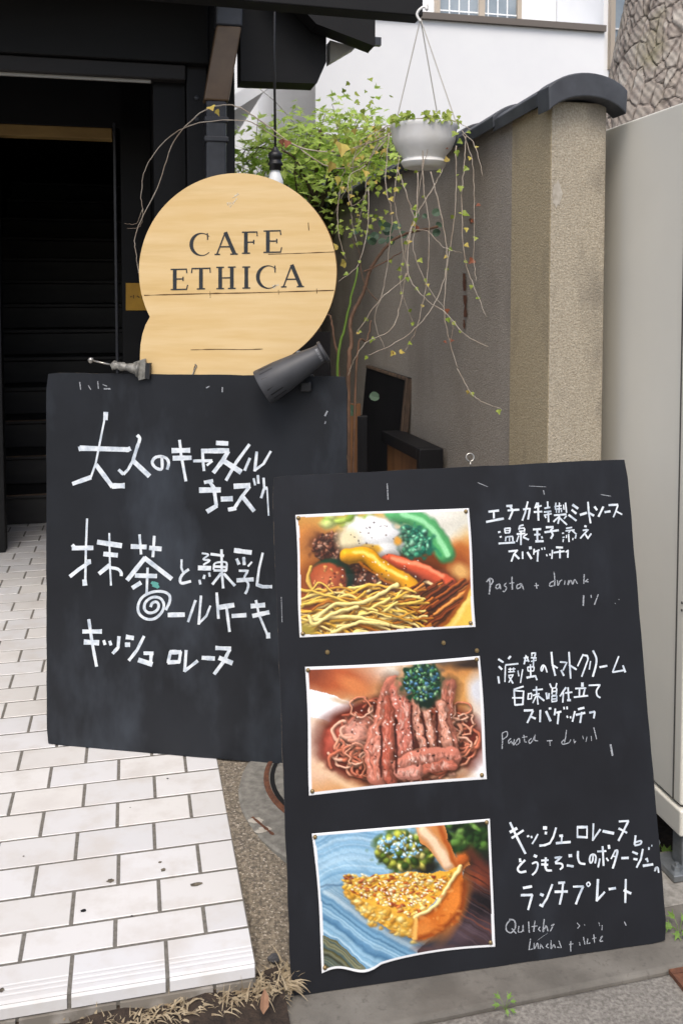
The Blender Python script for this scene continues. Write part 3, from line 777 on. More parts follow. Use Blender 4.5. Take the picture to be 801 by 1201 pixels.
letters(NB, G_, '13 55 80 50 140; 14 40 120 110 110; 14 45 145 115 140; 14 90 80 85 180; 12 110 150 110 175; 11 60 150 60 180; 13 130 100 135 150; 15 150 80 160 180; 18 35 205 160 195; 17 95 210 30 270; 16 90 225 75 290; 17 85 225 165 300; 13 160 210 135 240; 24 218 100 275 140; 22 210 150 258 190; 20 180 200 258 260; 24 292 202 362 180; 18 372 72 380 180 398 285; 22 380 180 432 210;'
        '22 435 118 462 155; 20 525 118 475 220; 22 535 175 595 165; 22 575 105 670 100; 16 668 105 645 170 622 225; 16 650 165 710 198;'
        '14 115 385 135 380; 13 120 425 140 420; 12 130 440 125 470; 16 155 335 215 325; 14 150 360 240 350; 12 195 360 180 380; 15 180 390 185 470; 12 160 400 158 430; 16 210 350 260 395; 14 255 400 245 435; 12 225 430 220 450; 20 335 310 358 318; 16 320 355 375 345 295 435; 16 345 390 370 435 405 385; 20 55 522 125 525; 18 30 575 140 560; 18 95 545 95 630; 15 150 570 180 550; 16 175 555 172 625')
letters(NB, I_, '20 80 160 135 195; 22 85 235 120 270; 19 80 340 90 415; 22 185 160 210 130; 18 155 222 290 208; 13 155 225 150 400; 13 185 268 260 262; 12 205 250 205 300; 12 240 248 240 295; 13 185 295 255 290; 13 185 330 240 325; 13 235 325 190 405; 16 190 340 235 415; 13 285 280 295 340; 13 335 265 312 410;'
        '16 350 215 370 120 400 190; 15 345 150 395 140; 13 360 180 400 175; 16 425 100 470 95 460 140; 13 430 95 430 130; 16 420 145 480 150; 15 450 150 445 240; 13 420 185 480 170; 16 415 215 420 345; 15 385 245 455 240; 13 385 245 390 285; 13 455 240 450 285; 13 390 285 450 285; 22 375 355 470 335; 17 465 330 485 380;'
        '15 555 235 535 285 525 260 545 225 570 240 590 300; 20 635 85 645 210 675 335; 20 640 220 700 255; 16 722 190 795 195 755 280; 20 735 275 765 335;'
        '18 345 445 280 465 240 480; 17 245 485 255 645; 15 240 490 340 495; 17 345 490 335 640; 16 225 565 335 565; 20 255 640 335 632; 15 395 515 390 580; 14 395 525 430 515; 13 430 520 425 575; 13 385 580 430 572; 18 440 485 545 475; 16 440 540 510 520; 16 478 445 480 540; 14 475 545 440 620; 15 485 540 495 635; 18 490 540 560 595;'
        '18 580 510 590 580; 18 610 515 605 575; 17 618 415 635 460; 15 690 410 680 460; 14 635 465 690 460; 15 645 465 640 530; 15 690 465 685 530; 15 640 500 690 495; 20 640 545 690 540; 15 635 578 690 574; 18 635 605 690 598; 13 640 540 638 600; 13 690 540 690 600')
letters(NB, J_, '18 150 85 158 220 168 365; 20 150 220 230 270; 16 300 108 270 170 240 235; 20 290 118 340 125 350 160; 16 350 160 310 270 282 345; 14 375 180 362 270; 20 400 70 435 150 430 230 398 345; 22 468 245 550 230; 16 670 130 630 230 605 298; 18 602 298 735 275; 20 712 225 738 300;'
        '18 120 455 55 550; 16 92 510 85 615; 18 140 455 148 580; 18 110 515 185 505; 24 130 590 170 588; 28 290 405 290 450; 17 215 468 330 462; 17 260 475 258 560; 17 315 470 300 545; 18 200 558 350 542; 18 355 435 478 430; 18 470 435 438 490 445 540 478 565')
letters(NB, K_, '13 195 92 250 90; 11 250 92 215 165; 12 232 125 265 140; 11 292 88 290 160; 14 325 95 352 155; 15 348 74 350 86; 10 380 80 375 120; 12 385 105 415 98; 11 400 105 393 172; 9 430 70 432 85; 9 448 68 450 85; 9 448 122 452 135; 9 468 125 470 138; 10 495 95 480 158; 14 512 85 550 75; 13 500 118 555 105; 11 535 100 525 165; 12 578 105 612 98; 11 612 98 605 138')
letters(NB, L_, '22 62 75 110 180 208 372; 28 60 170 130 130; 21 78 225 190 150; 22 228 198 236 214; 18 262 203 267 224; 16 325 185 295 240 270 280; 32 372 128 410 130; 26 388 175 410 178; 18 495 125 470 210 435 275; 22 338 295 390 290 435 272; 26 525 205 560 200; 16 550 200 545 255; 22 492 272 632 260; 14 695 115 695 220; 26 690 122 792 120; 14 785 120 785 225; 22 690 212 790 217;'
        '22 155 415 160 450; 20 205 430 160 475 135 515 160 545 215 535; 26 285 385 315 400; 18 268 465 310 450 324 480 305 535 270 572; 20 398 405 395 490 410 525 455 528; 18 355 435 425 430; 20 355 470 420 475; 19 480 410 545 400 485 455; 19 485 460 545 465 555 495 530 520; 28 612 390 645 388; 22 595 480 660 490; 20 700 345 700 410 720 458 770 468')
letters(NB, M_, '16 125 85 118 250; 18 116 246 190 140; 26 210 158 318 180; 19 362 68 457 62; 20 452 65 405 160 358 250; 21 360 132 440 175; 19 520 198 510 290; 17 515 265 570 250 565 280 510 295; 16 120 380 118 430 100 458 88 430 98 388 125 376 148 400 140 462; 19 160 350 245 345; 18 210 300 220 485; 16 185 415 168 500; 16 245 410 265 440; 22 268 288 272 326;'
        '14 330 340 290 420; 19 325 345 350 345 330 430 305 510; 14 300 390 335 400; 24 385 412 455 410; 21 488 352 540 375; 21 500 420 538 425; 18 588 325 570 420 528 502; 26 645 322; 16 672 295; 17 625 410 635 450; 14 610 425 635 415; 24 588 485 685 470; 15 715 495 700 535 708 505 728 500 737 550')
letters(NB, N_, '15 115 108 168 98; 14 102 150 172 148; 12 170 146 145 237; 17 215 143 236 152; 12 288 85 255 170 225 215; 15 212 205 235 216; 14 322 78 362 75; 15 300 130 378 128; 12 350 80 345 140 330 205; 12 408 100 470 98; 13 468 98 445 150 425 203; 8 500 72 488 84 498 98 509 86 500 72; 14 555 55 548 186; 12 546 184 595 130; 15 618 115 660 108; 12 718 55 715 195; 14 705 120 750 140')
letters(NB, H_, '8 60 85 65 120 60 165; 7 45 100 65 82 80 95 65 120; 6 115 110 97 118 97 135 112 130 115 112 120 138; 6 150 105 138 118 150 130 140 150 130 148; 7 178 72 180 140; 5 165 108 190 104; 6 225 108 205 118 205 135 222 128 228 110 240 142; 6 295 120 318 118; 6 304 105 308 135;'
        '7 398 48 402 90 400 122; 6 398 95 378 105 375 122 395 120; 6 415 90 418 118 430 95 440 90; 6 455 92 452 115; 6 475 90 470 115 485 92 495 112 505 88 520 110; 6 555 60 552 110; 6 575 85 560 98 578 100; 8 552 170 550 225; 5 590 165 592 185; 6 628 165 608 220; 3 715 210 718 215; 3 735 190 738 194', 'chalk')
letters(NB, K_, '7 68 225 70 275 68 320; 6 68 225 95 215 98 240 72 262; 6 120 255 105 270 108 285 122 272 128 288; 6 140 260 135 295 165 255 170 280 150 295; 6 195 235 200 275 212 278; 5 185 250 215 245; 6 240 255 225 270 232 285 250 262 262 235 258 265 278 270; 6 330 270 362 268; 6 347 265 350 298;'
        '6 445 205 440 250 432 285; 6 435 262 418 275 425 290 460 280 470 262; 5 488 260 492 285 500 270; 4 540 240 545 260; 5 565 245 560 275; 4 590 240 592 270; 6 605 190 622 260; 11 703 290 716 358', 'chalk')
letters(NB, N_, '8 45 290 20 320 18 355 45 370 70 340 65 300 35 290; 7 50 345 75 375; 6 92 330 88 365 112 360 115 325 118 365; 7 148 305 152 370; 7 185 300 178 365; 5 165 335 200 330; 6 215 335 205 350 218 362; 7 240 290 232 365 250 330 262 362; 6 280 330 298 318 275 362; 5 432 312 448 330 435 345; 4 475 320 478 328; 4 560 310 565 330; 5 580 325 578 355; 6 710 305 720 330;'
        '6 160 405 150 470 175 465; 6 180 430 182 465 200 430 205 465; 6 215 465 218 438 235 462; 6 262 435 250 450 265 460; 6 280 415 280 465 295 440 305 460; 6 325 415 340 458 315 455; 6 395 420 395 480; 5 385 440 410 435; 5 445 425 450 445; 6 470 395 478 440; 6 495 405 490 435 510 430; 6 530 380 535 430; 5 520 405 545 400; 6 570 400 582 390 565 420 585 418; 2 260 372 200 415', 'chalk')
letters(NB, (0, 0, 1), '.7 560 566 572 571; .6 620 570 640 571; .8 704 580 716 582; 1.2 637 575 638 580; 1.1 454 567 455 586; .7 444 700 450 706; .6 330 700 331 730', 'chalk')
# screw heads and eye hook on the menu board
for (x, y) in ((384, 765), (520, 754), (559, 763)):
    p = NB.plane.at(x, y); mb = MB(); mb.lathe(p, NB.n, [(0, .0055), (.002, .0045), (.0025, 0)], 10); mb.build('screw', MT['pin'], NB.root)
p = NB.bl + NB.e1 * ((545 - 317) / 418 * .872) + NB.e2 * 1.107 - NB.n * .006
mb = MB(); mb.tube([p, p + NB.e2 * .012], .0022, 6)
mb.tube([p + NB.e2 * .022 + (NB.e1 * math.cos(q) + NB.e2 * math.sin(q)) * .0095 for q in np.linspace(-1.57, 4.5, 20)], .0022, 6)
mb.build('eye_hook', MT['steel'], NB.root, smooth=True)
# little hook on the chalkboard's top edge
mb = MB(); a = LB.plane.at(226, 440, -.006); mb.tube(spline([a, a + Vector((.008, 0, .02)), a + Vector((.013, 0, .028)), a + Vector((.008, 0, .034))]), .002, 6); mb.build('hook', MT['steel'], LB.root)

# ------------------------------------------------------------------ food photographs
def vnoise(x, y, sc, seed):
    r = np.random.RandomState(seed); T = r.rand(64, 64)
    x = x / sc; y = y / sc
    xi, yi = np.floor(x).astype(int), np.floor(y).astype(int); fx, fy = x - xi, y - yi
    fx = fx * fx * (3 - 2 * fx); fy = fy * fy * (3 - 2 * fy)
    g = lambda i, j: T[i % 64, j % 64]
    return (g(xi, yi) * (1 - fx) + g(xi + 1, yi) * fx) * (1 - fy) + (g(xi, yi + 1) * (1 - fx) + g(xi + 1, yi + 1) * fx) * fy
class Canvas:
    LX, LY, LZ = -.45, -.62, .64
    def __init__(s, X, Y, c):
        s.X0, s.Y0 = X, Y; s.k = 0; s.warp(4, .8); s.c = np.ones(X.shape + (3,)) * np.array(c, float)
    def warp(s, a, b):
        X, Y = s.X0, s.Y0
        s.X = X + (vnoise(X, Y, 24, 71) - .5) * a * 2 + (vnoise(X, Y, 8, 72) - .5) * b * 2
        s.Y = Y + (vnoise(X, Y, 24, 73) - .5) * a * 2 + (vnoise(X, Y, 8, 74) - .5) * b * 2
    def put(s, m, c):
        m = np.clip(m, 0, 1)[..., None]; s.c = s.c * (1 - m) + np.array(c, float) * m
    def box(s, x0, x1, y0, y1): return (s.X > x0) & (s.X < x1) & (s.Y > y0) & (s.Y < y1)
    def shade(s, nx, ny, c, lit, spec):
        nz = np.sqrt(np.clip(1 - nx * nx - ny * ny, 0, 1))
        d = np.clip(nx * s.LX + ny * s.LY + nz * s.LZ, 0, 1)
        h = np.clip(nx * s.LX * .55 + ny * s.LY * .55 + nz * .85, 0, 1) ** 26
        return np.array(c, float) * (1 - lit + lit * (.30 + 1.0 * d))[..., None] + 190 * (spec * h)[..., None]
    def blob(s, x, y, rx, ry, c, soft=.3, a=0, op=1.0, rag=0.0, lit=0.0, spec=0.0, shadow=0.0):
        if shadow: s.blob(x + 4, y + 6, rx * 1.12, ry * 1.12, (40, 22, 14), .35, a, shadow)
        R = max(rx, ry) * (1 + soft) * (1 + rag) + 2
        sel = s.box(x - R, x + R, y - R, y + R)
        if not sel.any(): return
        dx, dy = s.X[sel] - x, s.Y[sel] - y; ca, sa = math.cos(a), math.sin(a)
        p, q = (dx * ca + dy * sa) / rx, (-dx * sa + dy * ca) / ry
        d = np.sqrt(p * p + q * q)
        if rag: s.k += 1; d = d + (vnoise(s.X[sel], s.Y[sel], 18, s.k) - .5) * rag
        m = np.clip((1 - (d - 1 + soft) / (2 * soft)), 0, 1)[:, None] * op
        col = s.shade(p * ca - q * sa, p * sa + q * ca, c, lit, spec) if (lit or spec) else np.array(c, float)
        s.c[sel] = s.c[sel] * (1 - m) + col * m
    def line(s, pts, wd, c, soft=2.0, op=1.0, lit=0.0, spec=0.0, shadow=0.0):
        if shadow: s.line([(p[0] + 3, p[1] + 5) for p in pts], wd * 1.25 + 3, (44, 22, 12), wd * .5 + 3, shadow)
        P = [(p.x, p.y) for p in spline([Vector((q[0], q[1], 0)) for q in pts], 6)]
        sel = s.box(min(p[0] for p in P) - wd - 6, max(p[0] for p in P) + wd + 6, min(p[1] for p in P) - wd - 6, max(p[1] for p in P) + wd + 6)
        if not sel.any(): return
        x, y = s.X[sel], s.Y[sel]; d = np.full(x.shape, 9e9); ox = np.zeros(x.shape); oy = np.zeros(x.shape)
        for (ax, ay), (bx, by) in zip(P[:-1], P[1:]):
            L2 = (bx - ax) ** 2 + (by - ay) ** 2 + 1e-9
            t = np.clip(((x - ax) * (bx - ax) + (y - ay) * (by - ay)) / L2, 0, 1)
            ex, ey = x - ax - t * (bx - ax), y - ay - t * (by - ay)
            e = ex * ex + ey * ey; b = e < d
            d[b] = e[b]; ox[b] = ex[b]; oy[b] = ey[b]
        d = np.sqrt(d)
        m = np.clip((wd / 2 - d) / soft + .5, 0, 1)[:, None] * op
        col = s.shade(np.clip(ox / (wd / 2), -1, 1), np.clip(oy / (wd / 2), -1, 1), c, lit, spec) if (lit or spec) else np.array(c, float)
        s.c[sel] = s.c[sel] * (1 - m) + col * m
    def poly(s, pts, c, op=1.0, grad=None):
        ins = np.zeros(s.X.shape, bool); n = len(pts)
        for i in range(n):
            (ax, ay), (bx, by) = pts[i], pts[(i + 1) % n]
            if ay == by: continue
            ins ^= ((s.Y > min(ay, by)) & (s.Y <= max(ay, by)) & (s.X < (bx - ax) * (s.Y - ay) / (by - ay) + ax))
        s.put(ins * op, c)
    def speck(s, x, y, rx, ry, cs, n, r=(3, 8), soft=.4, rnd=None, lit=0.0, spec=0.0, shadow=0.0, op=.9):
        for _ in range(n):
            t = rnd.uniform(0, 6.28); k = math.sqrt(rnd.random())
            s.blob(x + rx * k * math.cos(t), y + ry * k * math.sin(t), rnd.uniform(*r), rnd.uniform(*r) * .8, rnd.choice(cs), soft, rnd.uniform(0, 3), op, 0, lit, spec, shadow)
    def tex(s, sc, amt, seed): s.c = s.c * (1 + (vnoise(s.X, s.Y, sc, seed)[..., None] - .5) * amt)
    def finish(s, con, sat, lift):
        s.tex(4, .07, 91); s.tex(60, .08, 93)
        g = s.c.mean(-1, keepdims=True); s.c = g + (s.c - g) * sat
        s.c = 128 + (s.c - 128) * con + lift
def art_pasta(k):
    R = random.Random(3); b = k.blob
    k.c[:] = (205, 168, 78)
    b(110, 90, 140, 70, (196, 170, 84), .6); b(660, 110, 220, 130, (216, 212, 196), .4); b(560, 75, 90, 30, (232, 226, 216), .6)
    b(90, 220, 110, 140, (206, 128, 56), .5); b(760, 240, 90, 90, (236, 176, 84), .5); b(700, 230, 60, 50, (196, 108, 40), .5, 0, .9)
    b(410, 390, 360, 215, (112, 52, 20), .14); b(690, 330, 60, 110, (150, 70, 26), .4); b(95, 420, 70, 110, (150, 76, 34), .4); b(150, 200, 70, 60, (150, 92, 46), .4)
    b(700, 300, 40, 30, (236, 190, 110), .5, .4, .8)
    # greens
    for i in range(16): x = R.uniform(175, 340); b(x, 100 + R.uniform(-16, 22), R.uniform(20, 40), R.uniform(10, 18), R.choice([(150, 186, 60), (186, 208, 90), (120, 160, 50), (206, 216, 130)]), .4, R.uniform(-.6, .2), .9, 0, .5)
    k.line([(440, 75), (520, 90), (585, 140), (640, 232)], 74, (86, 178, 104), 16, 1, .5); k.line([(470, 75), (560, 110), (610, 170), (645, 235)], 20, (150, 222, 160), 9); k.line([(520, 120), (590, 200), (620, 240)], 12, (50, 140, 90), 8)
    b(500, 185, 92, 66, (22, 96, 74), .14, .2, 1, .5); k.speck(500, 182, 84, 58, [(24, 108, 84), (60, 156, 116), (110, 198, 150), (18, 84, 66), (150, 220, 180)], 170, (6, 12), .5, R, .7, .25)
    # mince
    for (x, y, rx, ry, n) in ((195, 205, 74, 56, 130), (320, 310, 84, 100, 170), (600, 370, 60, 30, 50)):
        b(x, y, rx, ry, (70, 34, 22), .25, 0, 1, .5); k.speck(x, y, rx, ry, [(96, 50, 34), (130, 76, 52), (160, 104, 78), (80, 40, 28), (186, 140, 116)], n, (5, 12), .35, R, .8, .4, .25)
    # egg
    b(365, 180, 122, 80, (60, 34, 20), .3, .15, .5); b(350, 162, 120, 74, (226, 226, 222), .1, .15, 1, .25, .25, .15); b(412, 226, 50, 42, (220, 220, 216), .2, .4, 1, .2, .3); b(262, 180, 46, 50, (228, 214, 170), .45)
    b(375, 135, 60, 34, (246, 246, 248), .6); b(352, 212, 40, 16, (236, 178, 52), .3, .1, 1, .4); b(330, 205, 14, 8, (246, 206, 110), .4); b(452, 182, 15, 18, (222, 156, 54), .35); b(350, 240, 46, 10, (190, 176, 160), .6, .2, .7)
    k.speck(350, 160, 96, 52, [(60, 50, 44), (90, 70, 54)], 18, (2, 4), .5, R)
    # courgette
    b(205, 334, 92, 82, (40, 22, 14), .25, 0, .6); b(197, 328, 86, 78, (18, 52, 34), .07, 0, 1, 0, .5, .3); b(184, 334, 74, 68, (158, 66, 36), .09, 0, 1, .12, .35); b(172, 322, 44, 38, (196, 100, 58), .6)
    k.speck(184, 336, 60, 52, [(236, 182, 96), (224, 150, 84), (110, 44, 26), (206, 120, 70)], 40, (4, 9), .4, R, .5, .4)
    k.line([(118, 285), (106, 340), (140, 395), (195, 412)], 13, (232, 184, 84), 4, 1, .6, .3)
    # carrot and pepper
    k.line([(415, 262), (520, 288), (590, 318), (655, 352)], 58, (214, 84, 48), 6, 1, .6, .35, .5); k.line([(430, 252), (530, 272), (630, 318)], 14, (244, 160, 116), 8, .8); k.line([(560, 340), (650, 372)], 10, (236, 206, 150), 5)
    k.line([(255, 240), (330, 240), (400, 296), (480, 336), (545, 398)], 62, (236, 160, 14), 6, 1, .7, .5, .55); k.line([(280, 226), (340, 236), (408, 288), (486, 328)], 14, (255, 224, 110), 8, .9); k.line([(300, 266), (390, 326), (480, 372)], 9, (180, 100, 10), 6, .8)
    k.speck(400, 320, 190, 90, [(240, 230, 214), (50, 34, 24)], 60, (2, 4), .5, R)
    # noodles in shade, then the bright nest
    for i in range(70):
        x, y = R.uniform(470, 720), R.uniform(385, 545)
        if y > 560 - (x - 540) * .75: continue
        k.line([(x - 80, y + 55), (x, y), (x + 80, y - 55)], R.uniform(9, 14), R.choice([(150, 72, 24), (116, 50, 18), (186, 100, 36), (96, 40, 14), (206, 126, 56)]), 3, 1, .8, .25, .4)
    for i in range(190):
        t = R.random(); x, y = R.uniform(100, 480), R.uniform(372, 560); L = R.uniform(50, 140); a = R.uniform(-.55, .35)
        if y < 395 + abs(x - 330) * .12 and R.random() < .5: continue
        dx, dy = math.cos(a) * L, math.sin(a) * L
        k.line([(x - dx, y - dy + R.uniform(0, 20)), (x, y + R.uniform(-34, 22)), (x + dx, y + dy + R.uniform(0, 25))], R.uniform(7, 11), R.choice([(240, 196, 84), (248, 216, 120), (206, 146, 48), (232, 178, 64), (176, 104, 32), (250, 222, 140)]), 3, 1, .55, .15, .32)
    for pts in ([(130, 490), (210, 430), (320, 420), (455, 352)], [(125, 490), (280, 478), (480, 522)], [(112, 478), (135, 505), (210, 462), (300, 440)], [(200, 540), (300, 500), (420, 510)]): k.line(pts, 14, (250, 224, 140), 3, 1, .5, .2, .4)
    k.poly([(575, 560), (640, 508), (705, 430), (738, 360), (790, 360), (790, 560)], (224, 184, 74)); k.line([(560, 560), (645, 500), (708, 422), (742, 345)], 14, (150, 76, 24), 8); k.line([(600, 560), (670, 510), (735, 410)], 14, (244, 214, 120), 12, .8)
    b(88, 530, 44, 26, (160, 140, 56), .5); k.finish(1.04, .97, 6)
def art_crab(k):
    R = random.Random(5); b = k.blob
    k.c[:] = (214, 168, 112)
    b(620, 180, 200, 120, (206, 146, 78), .5); b(600, 110, 220, 24, (196, 130, 66), .5); b(380, 120, 130, 36, (216, 204, 186), .6); b(690, 84, 110, 26, (50, 36, 28), .5); b(560, 76, 80, 14, (96, 74, 56), .5)
    b(150, 140, 170, 70, (176, 84, 44), .5, .1); b(80, 120, 60, 60, (134, 60, 34), .6); b(240, 170, 60, 26, (206, 120, 66), .5, .4)
    b(70, 400, 90, 160, (226, 198, 176), .5); b(120, 500, 120, 60, (222, 180, 146), .6); b(330, 600, 420, 60, (214, 150, 92), .5); b(725, 420, 60, 200, (226, 222, 222), .5); b(705, 190, 40, 60, (206, 206, 210), .5)
    k.poly([(62, 186), (130, 196), (235, 240), (245, 305), (190, 316), (62, 285)], (238, 234, 232)); b(150, 262, 90, 36, (250, 249, 250), .6, .15); b(185, 230, 34, 9, (208, 184, 158), .5, .2)
    b(415, 385, 320, 180, (96, 34, 22), .1)
    k.line([(120, 470), (200, 540), (340, 578), (520, 556), (650, 490)], 26, (236, 200, 160), 22, .7)
    b(170, 400, 50, 80, (168, 70, 52), .3, 0, 1, .3, .5, .3)
    for i in range(170):
        t = R.uniform(0, 6.28); q = math.sqrt(R.uniform(.25, 1)); x = 420 + 262 * q * math.cos(t); y = 392 + 140 * q * math.sin(t)
        r = R.uniform(20, 55); a = R.uniform(0, 6.28)
        k.line([(x + r * math.cos(a + w_), y + r * .85 * math.sin(a + w_)) for w_ in (0, .7, 1.5, 2.3, 3.0)], R.uniform(8, 13), R.choice([(206, 118, 88), (226, 150, 116), (236, 176, 146), (170, 80, 56), (196, 104, 74)]), 3, 1, .6, .2, .4)
    for (x, y, rr) in ((262, 250, 34), (250, 430, 36), (312, 480, 40), (655, 320, 34), (650, 405, 32), (640, 270, 30)):
        for q0 in (0, 2, 4): k.line([(x + R.uniform(-8, 8) + rr * R.uniform(.7, 1.2) * math.cos(q0 + q), y + rr * 1.15 * math.sin(q0 + q)) for q in np.linspace(0, R.uniform(1.5, 2.6), 6)], 7, R.choice([(230, 156, 122), (214, 126, 92), (238, 178, 148)]), 3, 1, .6, .2, .4)
    b(250, 340, 50, 40, (228, 160, 140), .5, 0, .8, .5)
    k.warp(7, 2.5)
    meat = (([(385, 170), (352, 280), (318, 400), (330, 520)], 74, (200, 116, 92)), ([(372, 230), (366, 400), (382, 532)], 44, (182, 88, 66)), ([(404, 185), (432, 300), (428, 415)], 68, (194, 106, 86)), ([(464, 235), (480, 320), (500, 405)], 28, (196, 128, 104)),
            ([(505, 250), (524, 330), (536, 405)], 26, (206, 138, 112)), ([(545, 290), (560, 400)], 24, (150, 80, 60)), ([(590, 170), (578, 290), (606, 410)], 58, (172, 98, 76)), ([(560, 235), (580, 330), (590, 400)], 30, (210, 140, 114)),
            ([(425, 480), (500, 445), (610, 440)], 74, (196, 116, 94)), ([(420, 510), (480, 500)], 56, (208, 132, 112)), ([(520, 486), (606, 470)], 44, (184, 100, 78)))
    for pts, wd, c in meat:
        k.line(pts, wd, c, 6, 1, .34, .0, .6)
        for _ in range(int(wd * .5)):
            o = R.uniform(-.46, .46) * wd; g_ = R.uniform(.7, 1.25)
            k.line([(p[0] + o + R.uniform(-3, 3), p[1] + R.uniform(-12, 12)) for p in pts], R.uniform(2, 5), tuple(min(255, v * g_) for v in c), 2.5, .6)
        P = [(p.x, p.y) for p in spline([Vector((q[0], q[1], 0)) for q in pts], 8)]
        for _ in range(int(len(P) * wd * .09)):
            p = R.choice(P); o = R.uniform(-.42, .42) * wd
            k.blob(p[0] + o, p[1] + R.uniform(-8, 8), R.uniform(2, 5), R.uniform(5, 13), R.choice([tuple(min(255, v + 44) for v in c), tuple(v * .62 for v in c), tuple(min(255, v + 22) for v in c), (240, 200, 182)]), .6, R.uniform(-.4, .4), .6, 0, .2, .1)
    k.warp(4, .8)
    for pts in ([(392, 300), (400, 420), (402, 505)], [(452, 250), (462, 400)], [(492, 270), (516, 405)], [(548, 270), (556, 400)], [(340, 330), (346, 520)]): k.line(pts, 8, (52, 18, 14), 6, .9)
    k.speck(440, 350, 230, 160, [(40, 20, 16), (90, 36, 26)], 60, (2, 5), .5, R); k.speck(430, 330, 220, 150, [(255, 236, 226)], 90, (2, 4), .6, R)
    b(490, 152, 88, 74, (170, 130, 92), .14, 0, 1, .5, .5); b(494, 150, 74, 74, (16, 50, 30), .14, 0, 1, .6); b(508, 222, 36, 36, (18, 36, 26), .3, 0, 1, .5)
    k.speck(494, 155, 66, 72, [(18, 58, 36), (44, 110, 60), (96, 150, 90), (36, 84, 104), (150, 190, 140), (14, 40, 28), (90, 140, 180)], 260, (4, 9), .4, R, .7, .4)
    k.finish(1.04, .95, 8)
def art_quiche(k):
    R = random.Random(9); b = k.blob
    k.c[:] = (126, 168, 194)
    b(150, 200, 150, 90, (176, 206, 222), .6); b(260, 160, 120, 60, (112, 160, 194), .6); b(330, 230, 120, 50, (150, 190, 212), .6)
    for i in range(110):
        o = R.uniform(-320, 380); wd = R.uniform(2, 12)
        c = R.choice([(84, 132, 168), (176, 206, 220), (58, 100, 132), (206, 226, 234), (116, 162, 192), (70, 118, 156)])
        k.line([(40, 300 + o), (250, 440 + o * .98), (500, 600 + o * .95)], wd, c, 5, .5)
    k.poly([(60, 90), (420, 90), (420, 270), (180, 300), (60, 318)], (150, 190, 214), .75)
    for i in range(46):
        o = R.uniform(-130, 110); k.line([(60, 250 + o), (180, 206 + o), (340, 222 + o)], R.uniform(3, 12), R.choice([(176, 208, 226), (96, 146, 182), (206, 226, 234), (80, 126, 164), (130, 176, 206)]), 7, .42)
    k.line([(60, 322), (190, 308), (260, 304)], 6, (84, 116, 142), 6, .7)
    k.poly([(70, 485), (250, 605), (200, 680), (60, 680)], (104, 106, 84))
    for i in range(40): o = R.uniform(0, 130); k.line([(70, 490 + o), (230, 592 + o)], R.uniform(2, 6), R.choice([(58, 62, 48), (150, 150, 118), (88, 82, 44), (128, 132, 104), (70, 90, 90)]), 3)
    k.poly([(450, 570), (520, 500), (590, 420), (620, 250), (640, 60), (780, 60), (780, 600), (450, 600)], (38, 30, 34))
    b(640, 490, 120, 50, (92, 74, 82), .7, -.4, .8); b(690, 290, 60, 44, (142, 66, 40), .6, .6); b(705, 400, 40, 70, (24, 20, 24), .5); b(520, 566, 70, 16, (122, 72, 60), .6); b(700, 480, 30, 50, (70, 54, 60), .6)
    for i in range(26): o = R.uniform(-90, 220); k.line([(600, 290 + o), (760, 384 + o)], R.uniform(2, 6), R.choice([(20, 16, 18), (140, 72, 50), (70, 50, 50), (100, 80, 84)]), 4, .6)
    b(640, 140, 110, 76, (30, 44, 26), .3, 0, 1, .5); k.speck(620, 130, 90, 56, [(36, 66, 28), (84, 126, 50), (120, 160, 76), (24, 40, 20)], 70, (12, 24), .4, R, .6); k.line([(640, 190), (680, 240), (740, 330)], 40, (96, 46, 34), 30, .8)
    b(400, 185, 112, 76, (70, 96, 34), .2, 0, 1, .6); b(475, 245, 60, 30, (30, 32, 24), .5)
    k.speck(400, 190, 106, 66, [(84, 112, 34), (176, 182, 62), (206, 196, 84), (46, 72, 26), (130, 156, 50), (216, 206, 120)], 130, (9, 20), .35, R, .7, .2, .2); k.speck(380, 168, 84, 46, [(160, 210, 238), (110, 176, 220), (214, 236, 246)], 70, (4, 9), .4, R, .5, .5)
    k.poly([(440, 95), (548, 86), (562, 150), (592, 212), (622, 196), (640, 236), (602, 268), (545, 256), (500, 192), (455, 150)], (204, 132, 70)); k.line([(465, 105), (515, 165), (556, 236)], 40, (242, 204, 166), 20, 1, .3); k.line([(530, 95), (560, 165), (585, 236)], 18, (172, 84, 30), 12); b(612, 222, 26, 34, (186, 92, 36), .3, .2, 1, .3, .5)
    b(420, 500, 240, 40, (40, 54, 70), .6, .5, .6)
    k.poly([(162, 322), (240, 420), (340, 480), (436, 526), (446, 440), (300, 360)], (216, 160, 52))
    for i in range(130): x = R.uniform(170, 445); y = 332 + (x - 165) * .50 + R.uniform(0, 75) * min(1, (x - 150) / 120); b(x, y, R.uniform(6, 13), R.uniform(5, 10), R.choice([(240, 200, 96), (206, 146, 40), (250, 228, 150), (186, 124, 36), (226, 176, 70)]), .5, 0, .8, 0, .4, .15)
    top = [(160, 318), (210, 282), (300, 274), (390, 264), (480, 268), (560, 260), (604, 240), (560, 320), (440, 446), (340, 404), (240, 372)]
    k.poly(top, (232, 172, 54))
    for i in range(850):
        x, y = R.uniform(165, 596), R.uniform(262, 440)
        if y > 322 + (x - 165) * .44 or y > 446 - (x - 440) * 1.25 or y < 270 - (x - 540) * .4 * (x > 540): continue
        b(x, y, R.uniform(4, 11), R.uniform(3, 7), R.choice([(250, 206, 92), (252, 228, 150), (214, 136, 36), (196, 92, 34), (236, 176, 50), (255, 242, 204), (150, 60, 30), (244, 192, 70), (250, 214, 120), (206, 110, 50)]), .4, R.uniform(-.6, .6), .9, 0, .45, .25, .06)
    k.speck(390, 340, 180, 60, [(255, 250, 236)], 70, (2, 5), .5, R)
